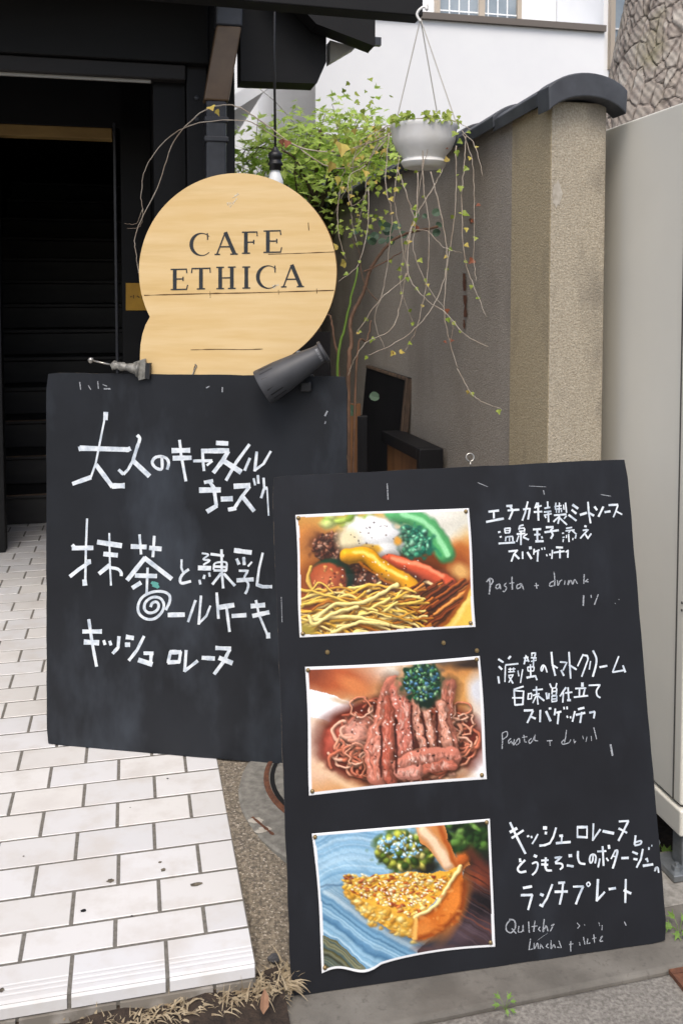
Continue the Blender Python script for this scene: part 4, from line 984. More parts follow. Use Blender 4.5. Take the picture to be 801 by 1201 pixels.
    k.poly([(430, 446), (520, 380), (604, 240), (620, 300), (602, 410), (548, 482), (480, 524), (436, 528)], (196, 96, 26))
    b(575, 400, 40, 110, (222, 126, 44), .6, .35); b(470, 490, 40, 40, (214, 126, 50), .6); k.line([(450, 522), (535, 488), (604, 412), (622, 310)], 20, (132, 56, 16), 16, .8); k.line([(434, 442), (505, 396), (562, 318), (606, 244)], 16, (250, 216, 140), 5, 1, .5, .3, .3); k.line([(438, 450), (438, 522)], 16, (240, 182, 90), 8)
    for i in range(50): x = R.uniform(450, 612); y = R.uniform(280, 515); (y > 460 - (x - 440) * 1.15) and (y < 540 - (x - 440) * .5) and b(x, y, R.uniform(4, 12), R.uniform(4, 9), R.choice([(226, 136, 56), (176, 80, 22), (236, 160, 80)]), .5, 0, .5)
    k.finish(1.06, .93, 4)
def poster(corn, region, art, label, rim, wob):
    x0, y0, sc = region
    NX, NY = 260, 190
    s, t = np.meshgrid(np.linspace(0, 1, NX + 1), np.linspace(0, 1, NY + 1))
    tl, tr, br, bl = [np.array(c, float) for c in corn]
    ZX = (tl[0] * (1 - s) + tr[0] * s) * (1 - t) + (bl[0] * (1 - s) + br[0] * s) * t
    ZY = (tl[1] * (1 - s) + tr[1] * s) * (1 - t) + (bl[1] * (1 - s) + br[1] * s) * t
    k = Canvas(ZX, ZY, (200, 200, 200)); art(k)
    ex, ey = rim
    wb_ = .0015 * np.sin(s * 9 + 2 * t) + .001 * np.sin(t * 13)
    border = (s < ex + wb_) | (s > 1 - ex + wb_) | (t < ey + wb_) | (t > 1 - ey - wb_)
    k.c[border] = (232, 233, 234)
    c = np.clip(k.c, 0, 255) / 255; lin = np.where(c > .04, ((c + .055) / 1.055) ** 2.4, c / 12.92) * .95
    dx, dy, dn = wob(s, t)
    mb = MB(); off = .0016
    xs, ys = x0 + (ZX + dx) / sc, y0 + (ZY + dy) / sc
    vs = []
    n_, p_ = NB.n, NB.plane
    for a, b, h in zip(xs.ravel(), ys.ravel(), dn.ravel()):
        vs.append(p_.at(a, b, off) + n_ * h)
    m = NX + 1; mb.v = [tuple(q) for q in vs]
    mb.f = [(j * m + i, (j + 1) * m + i, (j + 1) * m + i + 1, j * m + i + 1) for j in range(NY) for i in range(NX)]; mb.mi = [0] * len(mb.f)
    o = mb.build('food_photo', MT['print'], None, origin=vs[NY * m], smooth=True)
    ca = o.data.color_attributes.new('Col', 'FLOAT_COLOR', 'POINT')
    arr = np.ones((m * (NY + 1), 4), np.float32); arr[:, :3] = lin.reshape(-1, 3)
    ca.data.foreach_set('color', arr.ravel())
    so_ = o.modifiers.new('sheet', 'SOLIDIFY'); so_.thickness = .0006; so_.offset = -1
    tag(o, label, 'poster', 'food photos pinned on the menu board')
    for (a, b) in ((.018, .03), (.982, .03), (.975, .965), (.02, .97)):
        i, j = int(a * NX), int(b * NY); q = vs[j * m + i]
        pb = MB(); pb.lathe(q, NB.n, [(0, .005), (.002, .0045), (.0035, .003), (.004, 0)], 10); pb.build('pin', MT['pin'], o, smooth=True)
bulge = lambda s, t: .0022 * np.sin(s * math.pi) * np.abs(np.sin(t * math.pi * 2)) + .0008 * np.sin(s * 17 + t * 5) * np.sin(t * math.pi)
poster([(55, 80), (733, 52), (760, 520), (73, 560)], (330, 580, 3.3375), art_pasta, 'photo of spaghetti with egg and vegetables, top of the three pinned photos', (.014, .02),
       lambda s, t: (2.5 * np.sin(t * 6), 3 * np.sin(s * 5) * (t - .5), bulge(s, t) + .0004))
poster([(57, 103), (712, 62), (742, 525), (75, 587)], (340, 750, 3.204), art_crab, 'photo of brown red crab pasta in a pale bowl, middle of the three pinned photos', (.016, .024),
       lambda s, t: (3 * np.sin(t * 5), -6 * np.sin(s * math.pi) * (1 - t) * -1 + 5 * np.sin(s * math.pi) * t * -1, bulge(s, t) + .0004))
poster([(50, 120), (718, 64), (738, 545), (92, 645)], (350, 940, 3.204), art_quiche, 'photo of a yellow quiche slice on blue boards, bottom of the three pinned photos', (.014, .018),
       lambda s, t: (6 * np.sin(t * 4) * (1 - s), -12 * np.sin(np.clip(s / .34, 0, 1) * 2 * math.pi) * t * t * (s < .34) - 14 * np.sin(np.clip((s - .3) / .7, 0, 1) * math.pi) * t * t, bulge(s, t) + .0015 + .016 * np.clip(t - .8, 0, 1) * np.exp(-((s - .22) / .12) ** 2) * 5 * .6))

# ------------------------------------------------------------------ round CAFE ETHICA sign
SP = Plane(LB.bl - LB.n * .055, Vector((LB.n.x, LB.n.y, 0)))
cs = thing('cafe_sign', SP.at(270, 870), 'round yellow wooden sign lettered CAFE ETHICA above the big blackboard', 'sign')
C0, RC = (279, 318.7), 115.7
out = []
a0, a1 = math.degrees(math.atan2(93.5, 62)), math.degrees(math.atan2(53, -103))     # image angles (y down)
ang = np.radians(np.linspace(a0, a1 - 360, 110))
out = [(C0[0] + RC * math.cos(q), C0[1] + RC * math.sin(q)) for q in ang]
out += [(171, 381), (167.3, 392), (165.2, 404), (164.5, 416), (164.5, 470), (341, 470)]
mb = MB(); mb.prism([SP.at(*p) for p in out], -SP.n * .018, 0, 1)
mb.build('panel', [MT['sign'], MT['sign_edge']], cs, bevel=.0025)
for x in (200, 310):
    a = SP.at(x, 466, -.0185); mb = MB(); b_ = Vector((a.x, a.y, 0)); mb.obox(b_ - Vector((.03, 0, 0)), (.06, 0, 0), (0, .03, 0), Vector((0, 0, a.z + .12))); mb.build('post', MT['worn'], cs)
ZS = (140, 180, 2.861)
def letter(ch, x0, y0, x1, y1, sl):
    w_, h_ = x1 - x0, y1 - y0
    def P(x, y): X = x0 + w_ * x; return (X, y1 - h_ * y + sl * (X - x0))
    T, t = .168 * 76, .058 * 76
    o = []
    def bar(xa, ya, xb, yb, wd): o.append((wd, [P(xa, ya), P(xb, yb)]))
    e = t / h_ / 2
    if ch in 'EF':
        bar(.24, 0, .24, 1, T); bar(0, 1 - e, .9, 1 - e, t); bar(.24, .52, .72, .52, t); bar(.92, 1, .95, .78, t * .9); bar(.73, .62, .73, .42, t)
        if ch == 'E': bar(0, e, .95, e, t); bar(.93, 0, 1.0, .24, t * .9)
        else: bar(0, e, .5, e, t)
    if ch == 'T':
        bar(.5, 0, .5, 1, T); bar(.02, 1 - e, .98, 1 - e, t); bar(.03, 1, .0, .76, t * .9); bar(.97, 1, 1.0, .76, t * .9); bar(.28, e, .72, e, t)
    if ch == 'H':
        bar(.2, 0, .2, 1, T); bar(.8, 0, .8, 1, T); bar(.2, .5, .8, .5, t)
        for x in (.2, .8):
            for y in (e, 1 - e): bar(x - .2, y, x + .2, y, t)
    if ch == 'I':
        bar(.5, 0, .5, 1, T); bar(.05, e, .95, e, t); bar(.05, 1 - e, .95, 1 - e, t)
    if ch == 'A':
        bar(.46, 1, .10, e, t * 1.1); bar(.46, 1, .86, e, T); bar(.22, .36, .66, .36, t); bar(0, e, .24, e, t); bar(.68, e, 1, e, t)
    return o
def cletter(mb, plane, x0, y0, x1, y1, off):
    # C as one tapering band: outer circle and a shifted inner circle
    h = (y1 - y0) / 2; cxx, cyy = x0 + h * 1.02, (y0 + y1) / 2; n = 26
    vs = []
    for i in range(n + 1):
        q = math.radians(42 + (318 - 42) * i / n)
        vs.append(plane.at(ZS[0] + (cxx + h * 1.0 * math.cos(q)) / ZS[2], ZS[1] + (cyy - h * math.sin(q)) / ZS[2], off))
    for i in range(n + 1):
        q = math.radians(48 + (312 - 48) * i / n)
        vs.append(plane.at(ZS[0] + (cxx + h * .11 + h * .79 * math.cos(q)) / ZS[2], ZS[1] + (cyy - h * .91 * math.sin(q)) / ZS[2], off))
    mb.add(vs, [(i, i + 1, n + 2 + i, n + 1 + i) for i in range(n)])
    strokes(mb, plane, ZS, [(4, [(x1 - 4, y0 + 1), (x1 - 3, y0 + h * .62)])], off=off + .0001, jitter=0)
mb = MB()
for ch, x0, y0, x1, y1 in (('A', 320, 264, 398, 341), ('F', 412, 261, 466, 337), ('E', 484, 257, 545, 334), ('E', 173, 386, 230, 459), ('T', 243, 383, 306, 457), ('H', 326, 379, 391, 456), ('I', 412, 378, 441, 454), ('A', 543, 373, 620, 450)):
    strokes(mb, SP, ZS, letter(ch, x0, y0 + 1, x1, y1, -.02), off=.0008, jitter=.02)
cletter(mb, SP, 235, 266, 300, 344, .0008); cletter(mb, SP, 458, 375, 526, 454, .0008)
mb.build('lettering', MT['ink'], cs)
mb = MB()
strokes(mb, SP, ZS, Wd('2.2 500 338 600 335 722 330; 3 84 476 150 474 300 470 420 468 560 464 720 459; 2.2 240 659 330 657 420 658 482 656; 2 305 462 306 484; 2 534 458 535 474; 2 662 452 663 470; 2.4 634 232 636 258; 2.4 254 712 250 730'), off=.0006, jitter=.3)
mb.build('crack', MT['crack'], cs)
mb = MB(); strokes(mb, SP, ZS, Wd('7 380 150 400 135; 8 362 170 385 165; 5 372 180 395 150; 9 515 448 535 440'), off=.0005, jitter=.4); mb.build('scuff', mat('scuff', S(224, 214, 190), rough=.8, alpha=(200, .35, .6)), cs)

# ------------------------------------------------------------------ clip lamp and taped clip on the chalkboard's top edge
TOP = LB.bl + LB.e2 * LB.h
Pf = Plane(LB.bl + LB.n * .035, LB.n)
m0, m1 = Pf.at(311, 454), Pf.at(381, 412)
m0 = m0 + LB.n * .03
ax = (m1 - m0).normalized(); Ln = (m1 - m0).length
cl = thing('clip_lamp', Pf.at(356, 455), 'grey conical clip lamp clamped to the right end of the big blackboard', 'lamp')
ra, rb = .0545, .027
mb = MB(); mb.lathe(m0, ax, [(.03, .001), (.03, ra * .86), (0.001, ra * .93), (0, ra), (.004, ra * 1.02), (Ln * .3, ra * .93), (Ln * .62, ra * .74), (Ln * .84, rb * 1.16), (Ln * .9, rb * 1.1), (Ln * .95, rb * 1.1), (Ln * .96, rb * 1.3), (Ln, rb * 1.32), (Ln, .001)], 32)
sh = mb.build('shade', MT['lamp'], cl, smooth=True)
es = sh.modifiers.new('edge', 'EDGE_SPLIT'); es.split_angle = rad(40)
side = ax.cross(LB.n).normalized()
for k in range(-3, 4):
    q = k * .34; nrm = (LB.n * math.cos(q) + side * math.sin(q)); d = nrm.cross(ax).normalized()
    c0 = m0 + ax * (Ln * .1) + nrm * (ra * .985)
    mb = MB(); mb.obox(c0 - d * .0022 - nrm * .004, d * .0044, ax * (Ln * .2) - nrm * .004, nrm * .0055); mb.build('vent', MT['dark_plastic'], cl)
mb = MB()
for k in range(-2, 3):
    q = k * .3; q2 = q + .26
    f = lambda q, l: m0 + ax * (Ln * l) + (LB.n * math.cos(q) + side * math.sin(q)) * (rb * 1.115)
    mb.add([f(q, .905), f(q2, .905), f(q2, .945), f(q, .945)], [(0, 1, 2, 3)])
mb.build('label', MT['lamp_label'], cl)
c = Pf.at(357, 452); mb = MB(); mb.obox(c - LB.e1 * .016 - LB.e2 * .02 - LB.n * .033, LB.e1 * .034, LB.e2 * .03, LB.n * .02); mb.build('clamp_jaw', MT['dark_plastic'], cl, bevel=.004)
mb = MB(); mb.obox(c - LB.e1 * .016 - LB.e2 * .02 - LB.n * .06, LB.e1 * .034, LB.e2 * .05, LB.n * .011); mb.build('clamp_jaw', MT['dark_plastic'], cl, bevel=.004)
mb = MB(); mb.tube([c - LB.n * .045 + LB.e2 * .03, c - LB.n * .01 + LB.e2 * .03, m0 + ax * Ln * .6 - LB.n * .02], .008, 8); mb.build('arm', MT['dark_plastic'], cl, smooth=True)
mb = MB(); q_ = m1 - LB.n * .012; mb.tube(spline([q_ - ax * .02, q_ - LB.n * .05 - Z * .03, q_ - LB.n * .075 - Z * .12, q_ - LB.n * .06 - Z * .5]), .0032, 6); mb.build('cable', MT['dark_plastic'], cl, smooth=True)
# taped clip
Pc = Plane(LB.bl - LB.n * .004, LB.n)
tcp = thing('spring_clip', Pc.at(168, 442), 'tape wrapped spring clip with a ball ended rod on the big blackboard', 'clip')
a, b = Pc.at(107, 422.5, .02), Pc.at(131, 428, .014)
mb = MB(); mb.tube([a, b], .0028, 8); mb.build('rod', MT['steel'], tcp, smooth=True)
mb = MB(); mb.ball(a, .0095); mb.build('rod_ball', MT['steel'], tcp, smooth=True)
c1 = Pc.at(164, 433, .008); ax2 = (c1 - b)
prof = []; n = 14
for i in range(n + 1):
    t = i / n; r = .0125 + .0035 * math.sin(t * 21) * .6 + (.012 * max(0, t - .68) / .32)
    if i == 0: r = .006
    prof.append((ax2.length * t, r))
prof.append((ax2.length, .001))
mb = MB(); mb.lathe(b, ax2, prof, 14)
for i, p in enumerate(mb.v): mb.v[i] = tuple(Vector(p) + rv() * .0018)
mb.build('handle', MT['tape'], tcp, smooth=True)
p1, p2, p3, p4 = [Pc.at(*q, .016) for q in ((157, 425), (170, 420.5), (174, 443), (163, 446))]
mb = MB(); mb.prism([p1, p2, p3, p4], -LB.n * .012); mb.build('jaw', MT['tape'], tcp, bevel=.004)
p1, p2, p3, p4 = [Pc.at(*q, .018) for q in ((171, 426), (176.5, 425.5), (175.5, 445), (170, 443.5))]
mb = MB(); mb.prism([p1, p2, p3, p4], -LB.n * .014); mb.build('jaw_pad', MT['dark_plastic'], tcp, bevel=.002)
p1, p2, p3, p4 = [Pc.at(*q, -.012) for q in ((157, 425), (170, 420.5), (174, 443), (163, 446))]
mb = MB(); mb.prism([p1, p2, p3, p4], -LB.n * .012); mb.build('jaw', MT['tape'], tcp, bevel=.004)

# ------------------------------------------------------------------ hanging bulb
hb0 = at_y(322, -60, 3.75); hb1 = at_y(323, 176, 3.75)
hb0.x = hb1.x + .002; hb0.z = 2.84
hbl = thing('hanging_bulb', hb1, 'bare white bulb in a black socket hanging on a cable above the round sign', 'lamp')
mb = MB(); mb.tube([hb0, hb0.lerp(hb1, .5) + Vector((-.004, 0, 0)), hb1], .0052, 8); mb.build('cable', MT['dark_plastic'], hbl, smooth=True)
mb = MB(); mb.lathe(hb1, -Z, [(-.012, .008), (0, .014), (.01, .022), (.012, .028), (.034, .028), (.036, .024), (.05, .026), (.052, .031), (.062, .031), (.064, .024), (.082, .025), (.083, .01)], 20); mb.build('socket', MT['dark_plastic'], hbl, smooth=True)
mb = MB(); mb.lathe(hb1, -Z, [(.08, .018), (.09, .0195), (.105, .025), (.125, .032), (.145, .034), (.165, .028), (.178, .014), (.181, .001)], 24); mb.build('bulb', MT['bulb'], hbl, smooth=True)

# ------------------------------------------------------------------ hanging pot and its trailing vine
DP = 3.15
pc = at_y(497, 148, DP)
hp = thing('hanging_pot', at_y(498, 198, DP), 'white plastic hanging pot on thin wires under the eave', 'pot')
k = DP / F_PX
R_ = 37 * k
zb = lambda y: (148 - y) * k * -1
mb = MB()
mb.lathe(pc, -Z, [(.002, R_ * .9), (-.002, R_ * .98), (-.002, R_ * 1.06), (.006, R_ * 1.07), (.014, R_ * 1.03), (16 * k, R_ * .99), (27 * k, R_ * .87), (34 * k, R_ * .70), (37 * k, R_ * .66), (38 * k, R_ * .64), (40 * k, R_ * .70), (42 * k, R_ * .72), (47 * k, R_ * .64), (48.5 * k, R_ * .55), (48.5 * k, .001)], 40)
po = mb.build('bowl', MT['pot'], hp, smooth=True)
es = po.modifiers.new('edge', 'EDGE_SPLIT'); es.split_angle = rad(38)
mb = MB(); mb.lathe(pc, -Z, [(.012, .001), (.012, R_ * .93)], 30); mb.build('compost', MT['soil'], hp)
hk = at_y(493, 22, DP); 
for q in (2.6, -.35, .95):
    e_ = pc + Vector((math.cos(q) * R_ * 1.04, math.sin(q) * R_ * 1.04, 0)); mb = MB(); mb.tube([hk, e_], .0021, 5); mb.build('wire', MT['string'], hp)
mb = MB(); t0 = Vector((e0.x, DP + .06, e0.z)); 
mb.tube(spline([hk + Vector((0, 0, -.01)), hk + Vector((-.012, 0, .012)), hk + Vector((-.006, 0, .028)), hk + Vector((.012, 0, .04)), hk + Vector((.022, 0, .03)), hk + Vector((.024, 0, .05))], 5), .0045, 7); mb.build('hook', MT['pot'], hp, smooth=True)
vn = thing('trailing_vine', pc, 'half dry trailing vine spilling from the hanging pot down the wall', 'plant')
ZV = (350, 150, 2.93)
def strand(pts, reg, depths, r, name='stem', m='dead_vine', parent=vn, n=7):
    L = len(pts); P = []
    for i, (x, y) in enumerate(pts):
        d = depths[0] + (depths[1] - depths[0]) * i / max(1, L - 1)
        P.append(at_y(reg[0] + x / reg[2], reg[1] + y / reg[2], d))
    c = spline(P, n)
    c = [p + rv() * .0025 for p in c]
    r *= .82 if m == 'dead_vine' else 1
    mb = MB(); mb.tube(c, [r * (1 - .45 * i / len(c)) for i in range(len(c))], 5); mb.build(name, MT[m], parent, smooth=True)
    return c
VS = [
    ([(425, 0), (428, 150), (432, 230), (448, 330), (445, 480), (430, 590), (400, 700), (365, 770)], .0026),
    ([(455, 150), (490, 300), (510, 430), (500, 620), (520, 740), (545, 825)], .0026),
    ([(545, 825), (590, 910), (640, 945), (700, 968)], .0018),
    ([(540, 60), (540, 250), (520, 420), (480, 580), (400, 690), (310, 750), (235, 782)], .0024),
    ([(575, 30), (570, 120), (560, 250), (570, 440), (600, 540), (645, 650)], .0024),
    ([(565, 20), (595, 110), (603, 250), (602, 440), (610, 530)], .0018),
    ([(560, 10), (605, 60), (632, 165)], .0018),
    ([(500, 130), (460, 210), (400, 310), (365, 430), (370, 510), (280, 590), (195, 712)], .0028),
    ([(310, 20), (300, 200), (320, 290), (310, 430), (290, 560), (262, 660), (300, 770)], .0022),
    ([(340, 140), (375, 240), (400, 330), (395, 420), (440, 540), (500, 620)], .0024),
    ([(240, 210), (238, 330), (205, 470), (135, 528)], .0020),
    ([(345, 95), (330, 250), (360, 420), (350, 540), (405, 700)], .0018),
    ([(410, 150), (405, 290), (380, 380), (380, 510), (440, 590), (510, 640), (570, 710), (650, 752)], .0024),
    ([(395, 350), (440, 355), (500, 410), (560, 430)], .0018),
    ([(150, 180), (135, 280), (140, 380), (165, 450)], .0018),
    ([(230, 130), (175, 170), (178, 260), (215, 250), (245, 200)], .0018),
    ([(370, 500), (350, 600), (320, 690), (230, 740), (190, 800), (170, 850)], .0026),
    ([(480, 20), (440, 90), (410, 250), (415, 300)], .0018),
    ([(520, 650), (530, 690), (520, 735)], .0014),
]
vl = [MB(), MB(), MB()]
def lf(c, size, which, kind='ivy'):
    leafpoly(vl[which], Vector(c), Vector((random.gauss(0, .5), -1, random.gauss(.4, .5))), Vector((random.gauss(0, .6), random.gauss(0, .2), random.gauss(-.6, .5))), size, kind)
for i, (pts, r) in enumerate(VS):
    xr = max(p[0] for p in pts)
    d1 = 3.06 if xr < 540 else (2.99 if xr < 600 else 2.90)
    cur = strand(pts, ZV, (3.07 if min(p[0] for p in pts) > 200 else 3.12, d1), r)
    for q in range(len(cur)):
        if random.random() < .10: lf(cur[q] + rv() * .008, random.uniform(.012, .02), random.choice([0, 0, 0, 0, 1]))
# long runners to the left, over the post and down beside the sign
ZP = (0, 0, 1)
for pts, r, dd_ in (
    ([(470, 150), (440, 165), (395, 178), (350, 172), (318, 150), (285, 128), (262, 123), (235, 133), (205, 165), (185, 220), (160, 272), (160, 300), (163, 320)], .0034, (3.2, 3.35)),
    ([(465, 150), (425, 192), (385, 195), (345, 170), (320, 158), (290, 142), (240, 143), (200, 160), (172, 195), (166, 225), (168, 248)], .0030, (3.2, 3.35)),
    ([(168, 245), (160, 262), (146, 262)], .0012, (3.35, 3.35)), ([(168, 245), (165, 265), (150, 268)], .0012, (3.35, 3.35)),
    ([(470, 148), (450, 150), (425, 175), (405, 200), (396, 215)], .0026, (3.2, 3.2)),
    ([(480, 142), (450, 158), (430, 190), (410, 215), (392, 250)], .0026, (3.2, 3.25)),
    ([(465, 148), (430, 160), (415, 185), (412, 250), (418, 285)], .0020, (3.2, 3.2)),
    ([(455, 152), (425, 170), (408, 180), (390, 182)], .0020, (3.2, 3.2)),
    ([(460, 150), (435, 185), (428, 230), (420, 262)], .0018, (3.18, 3.18)),
    ([(520, 142), (500, 138), (470, 146), (455, 150)], .0022, (3.13, 3.13)), ([(475, 140), (500, 139), (530, 141), (552, 152)], .0020, (3.10, 3.05)),
):
    cur = strand(pts, ZP, dd_, r)
    for q in range(len(cur)):
        if cur[q].x > -.05 and random.random() < .18: lf(cur[q] + rv() * .02, random.uniform(.014, .024), random.choice([0, 0, 0, 0, 0, 1]))
for (x, y, s, wch) in ((400, 168, 16, 1), (390, 190, 11, 1), (428, 200, 9, 1), (398, 207, 9, 1), (247, 125, 9, 1), (255, 128, 7, 1), (338, 165, 8, 2), (331, 163, 7, 2), (395, 287, 9, 1), (406, 308, 9, 1), (462, 412, 6, 1), (468, 413, 6, 1), (460, 413, 4, 2),
                       (457, 232, 6, 1), (464, 221, 5, 0), (456, 221, 6, 0), (490, 265, 5, 2), (485, 268, 5, 0), (555, 304, 7, 2), (558, 278, 5, 0), (541, 250, 8, 0), (545, 252, 7, 0), (540, 218, 6, 0), (546, 267, 5, 1), (545, 286, 5, 1), (563, 240, 5, 2), (552, 258, 4, 2), (536, 176, 6, 0), (541, 165, 6, 0), (524, 190, 6, 1),
                       (478, 325, 6, 0), (491, 304, 6, 0), (471, 315, 5, 0), (470, 323, 5, 0), (500, 333, 5, 1), (505, 345, 5, 0), (524, 362, 5, 2), (520, 400, 4, 2), (530, 398, 5, 2), (489, 245, 6, 0), (470, 210, 7, 0), (473, 215, 6, 0), (513, 200, 5, 0), (520, 171, 6, 2), (548, 196, 6, 0), (535, 155, 7, 0)):
    lf(at_y(x, y, 3.0 if x > 530 else 3.1), s * 3.1 / F_PX * 1.3, wch)
for i in range(150):   # rim fringe
    q = random.uniform(0, 6.28); lf(pc + Vector((math.cos(q) * R_ * random.uniform(.8, 1.12), math.sin(q) * R_ * 1.05, random.uniform(.0, .03))), random.uniform(.014, .026), 0)
for i in range(280):  # leafy mass left of the pot
    x, y = random.gauss(420, 24), random.gauss(185, 34)
    if x < 384: continue
    lf(at_y(x, y, random.uniform(3.15, 3.4)), random.uniform(.013, .026), random.choice([0, 0, 0, 0, 0, 0, 0, 1]))
for i in range(46):
    x, y = random.gauss(415, 20), random.gauss(262, 14); lf(at_y(x, y, random.uniform(3.2, 3.4)), random.uniform(.012, .02), 0)
for mbx, m in zip(vl, ('vine_leaf', 'vine_yellow', 'vine_red')): mbx.build('leaves', MT[m], vn)

# ------------------------------------------------------------------ shrub stems behind the chalkboard
sb = at_y(408, 700, 3.3); sb.z = 0
rs = thing('garden_shrub', sb, 'bare brown and green stems rising behind the big blackboard, few round leaves', 'plant')
strand([(175, 1500), (172, 860), (182, 740), (180, 660), (225, 560), (250, 480), (310, 400), (370, 365), (480, 340)], ZV, (3.3, 3.5), .009, m='rose_stem', parent=rs)
strand([(180, 1500), (200, 800), (235, 730), (250, 660)], ZV, (3.3, 3.4), .005, m='rose_stem', parent=rs)
strand([(225, 495), (290, 465), (355, 425)], ZV, (3.35, 3.45), .0035, m='rose_stem', parent=rs)
strand([(140, 1500), (133, 860), (165, 660), (205, 480)], ZV, (3.2, 3.25), .0062, m='green_stem', parent=rs)
strand([(145, 1500), (140, 860), (125, 740), (112, 655), (98, 640)], ZV, (3.25, 3.25), .0055, m='rose_stem', parent=rs)
strand([(270, 595), (235, 550), (215, 490), (210, 430), (185, 385)], ZV, (3.35, 3.4), .002, m='rose_stem', parent=rs)
lm = MB()
for (x, y, s) in ((192, 367, 32), (243, 383, 28), (250, 403, 40), (275, 398, 30), (300, 345, 40), (320, 330, 44), (345, 362, 30), (285, 340, 36), (270, 360, 34), (415, 297, 24), (460, 300, 34), (470, 330, 26), (440, 310, 20), (460, 365, 30), (195, 985, 44), (243, 920, 36), (330, 350, 30), (310, 372, 34)):
    c = at_y(350 + x / 2.93, 150 + y / 2.93, random.uniform(3.45, 3.6)); leafpoly(lm, c, Vector((random.gauss(0, .3), -1, random.gauss(.2, .3))), rv(), s / 2.93 * 3.5 / F_PX, 'round')
lm.build('leaves', MT['blue_leaf'], rs)

# ------------------------------------------------------------------ old panels leaning against the wall
def lean_panel(name, corners_px, u_at, th, label, frame=None):
    P = [at_u(x, y, u_at) for x, y in corners_px]
    P = [P[0], P[1], Vector((P[1].x, P[1].y, 0)) - U * .10, Vector((P[0].x, P[0].y, 0)) - U * .10]
    r = thing(name, P[3], label, 'panel', 'old panels leaning on the boundary wall')
    n = (P[1] - P[0]).cross(P[3] - P[0]).normalized()
    if n.dot(U) > 0: n = -n
    mb = MB(); mb.prism(P, -n * th); mb.build('panel', MT['black_wood'] if frame != 'brown' else MT['brown_wood'], r)
    f = MB(); e = (P[1] - P[0]).normalized(); dn = (P[3] - P[0]).normalized(); w2 = .035
    def strip(a, d, L, t_): f.obox(a + n * .002, d * L, t_, -n * (th + .004))
    return r, P, n, e, dn, f
r, P, n, e, dn, f = lean_panel('leaning_board', [(430, 428), (478, 443)], UP - .01, .02, 'tall black panel with worn brown edges leaning on the boundary wall')
Lx = (P[1] - P[0]).length; Ly = (P[2] - P[1]).length
f.obox(P[1] + n * .004, -e * .028, dn * Ly, -n * .03); f.obox(P[0] + n * .004 - dn * .0, e * (Lx - .029), dn * .016, -n * .03)
f.build('frame', MT['worn'], r, bevel=.003)
a = at_u(520, 526, UP - .01); b = at_u(474, 506, UP - .02)
bs = Vector((a.x, a.y, 0)) - U * .06; 
r = thing('framed_board', bs, 'low black framed panel beside the tall leaning panel', 'panel', 'old panels leaning on the boundary wall')
d_ = (Vector((b.x, b.y, a.z)) - a)
mb = MB(); mb.obox(a - U * .10, U * .10, V * .04, Z * -a.z); mb.build('frame', MT['black_wood'], r, bevel=.004)
mb = MB(); mb.obox(a - U * .10 + V * .041, U * .10, d_ * .96 - V * .0, Z * -.05); mb.build('frame', MT['black_wood'], r, bevel=.004)
mb = MB(); mb.obox(a - U * .075 + V * .041 - Z * .051, U * .05, d_ * .95, Z * -(a.z - .06)); mb.build('infill', MT['brown_wood'], r)
a = at_y(407, 474, 4.0); b = at_y(427, 485, 4.0)
r = thing('old_board', Vector((a.x, 4, 0)), 'brown board in a black frame half hidden behind the big blackboard', 'panel', 'old panels leaning on the boundary wall')
mb = MB(); mb.obox((a.x - .06, 4.0, .02), ((b.x - a.x) * .8 + .06, .0, 0), (0, .03, 0), (0, 0, a.z - .02)); mb.build('panel', MT['brown_wood'], r)
mb = MB(); mb.obox((b.x - .03, 3.98, .02), (.045, 0, 0), (0, .05, 0), (0, 0, b.z - .03)); mb.build('frame', MT['black_wood'], r, bevel=.003)
# small black notice behind the lamp
Pn = Plane(Vector((0, 3.05, 0)), Vector((LB.n.x, LB.n.y, 0)))
q = [Pn.at(*p) for p in ((322, 389), (387, 389), (386, 470), (322, 470))]
mb = MB(); mb.prism(q, -Pn.n * .012)
nb = mb.build('small_notice', MT['black_wood'], None, origin=q[3], bevel=.003)
tag(nb, 'small black notice board with white characters half hidden behind the clip lamp', 'notice')
mb = MB(); strokes(mb, Pn, (0, 0, 1), Wd('1.6 343 413 352 412; 1.4 342 417 350 416; 1.2 346 418 343 424; 1.6 355 413 355 419'), off=.0012); mb.build('lettering', MT['paint'], nb)
mb = MB(); mb.obox(Vector((q[3].x + .05, q[3].y + .02, 0)), (.03, 0, 0), (0, .02, 0), Vector((0, 0, q[3].z + .1))); mb.build('stake', MT['worn'], nb)

# ------------------------------------------------------------------ manhole with concrete collar
mc = Vector((.215, 2.605, .003))
mh = thing('manhole', mc, 'round concrete manhole surround with rusty iron rim beside the tiles', 'manhole')
def disc(c, r0, r1, z0, z1, name, m, n=64, ex=0.0):
    mb = MB(); vs = []
    for i in range(n):
        q = 2 * math.pi * i / n
        d = Vector((math.cos(q), math.sin(q), 0)); j = 1 + random.uniform(-ex, ex)
        vs += [c + d * r0 + Z * z1, c + d * r1 * .985 * j + Z * z1, c + d * r1 * j + Z * (z1 - .004), c + d * r1 * j + Z * z0]
    mb.add(vs, [(4 * i + k, 4 * i + k + 1, 4 * ((i + 1) % n) + k + 1, 4 * ((i + 1) % n) + k) for i in range(n) for k in range(3)])
    return mb.build(name, m, mh)
mc0 = Vector((mc.x, mc.y, 0))
disc(mc0, .001, .512, -.1, .0035, 'surround', MT['ring_concrete'], ex=.006)
ic = Vector((.102, 2.642, 0))
disc(ic, .318, .333, 0, .009, 'rim', MT['rust']); disc(ic, .001, .300, 0, .0065, 'cover', MT['ring_concrete'])
disc(ic, .301, .317, 0, .0052, 'rim', MT['tar'])
mb = MB(); a, b = at_z(296, 958, .005), at_z(321, 979, .005); 
vs = []
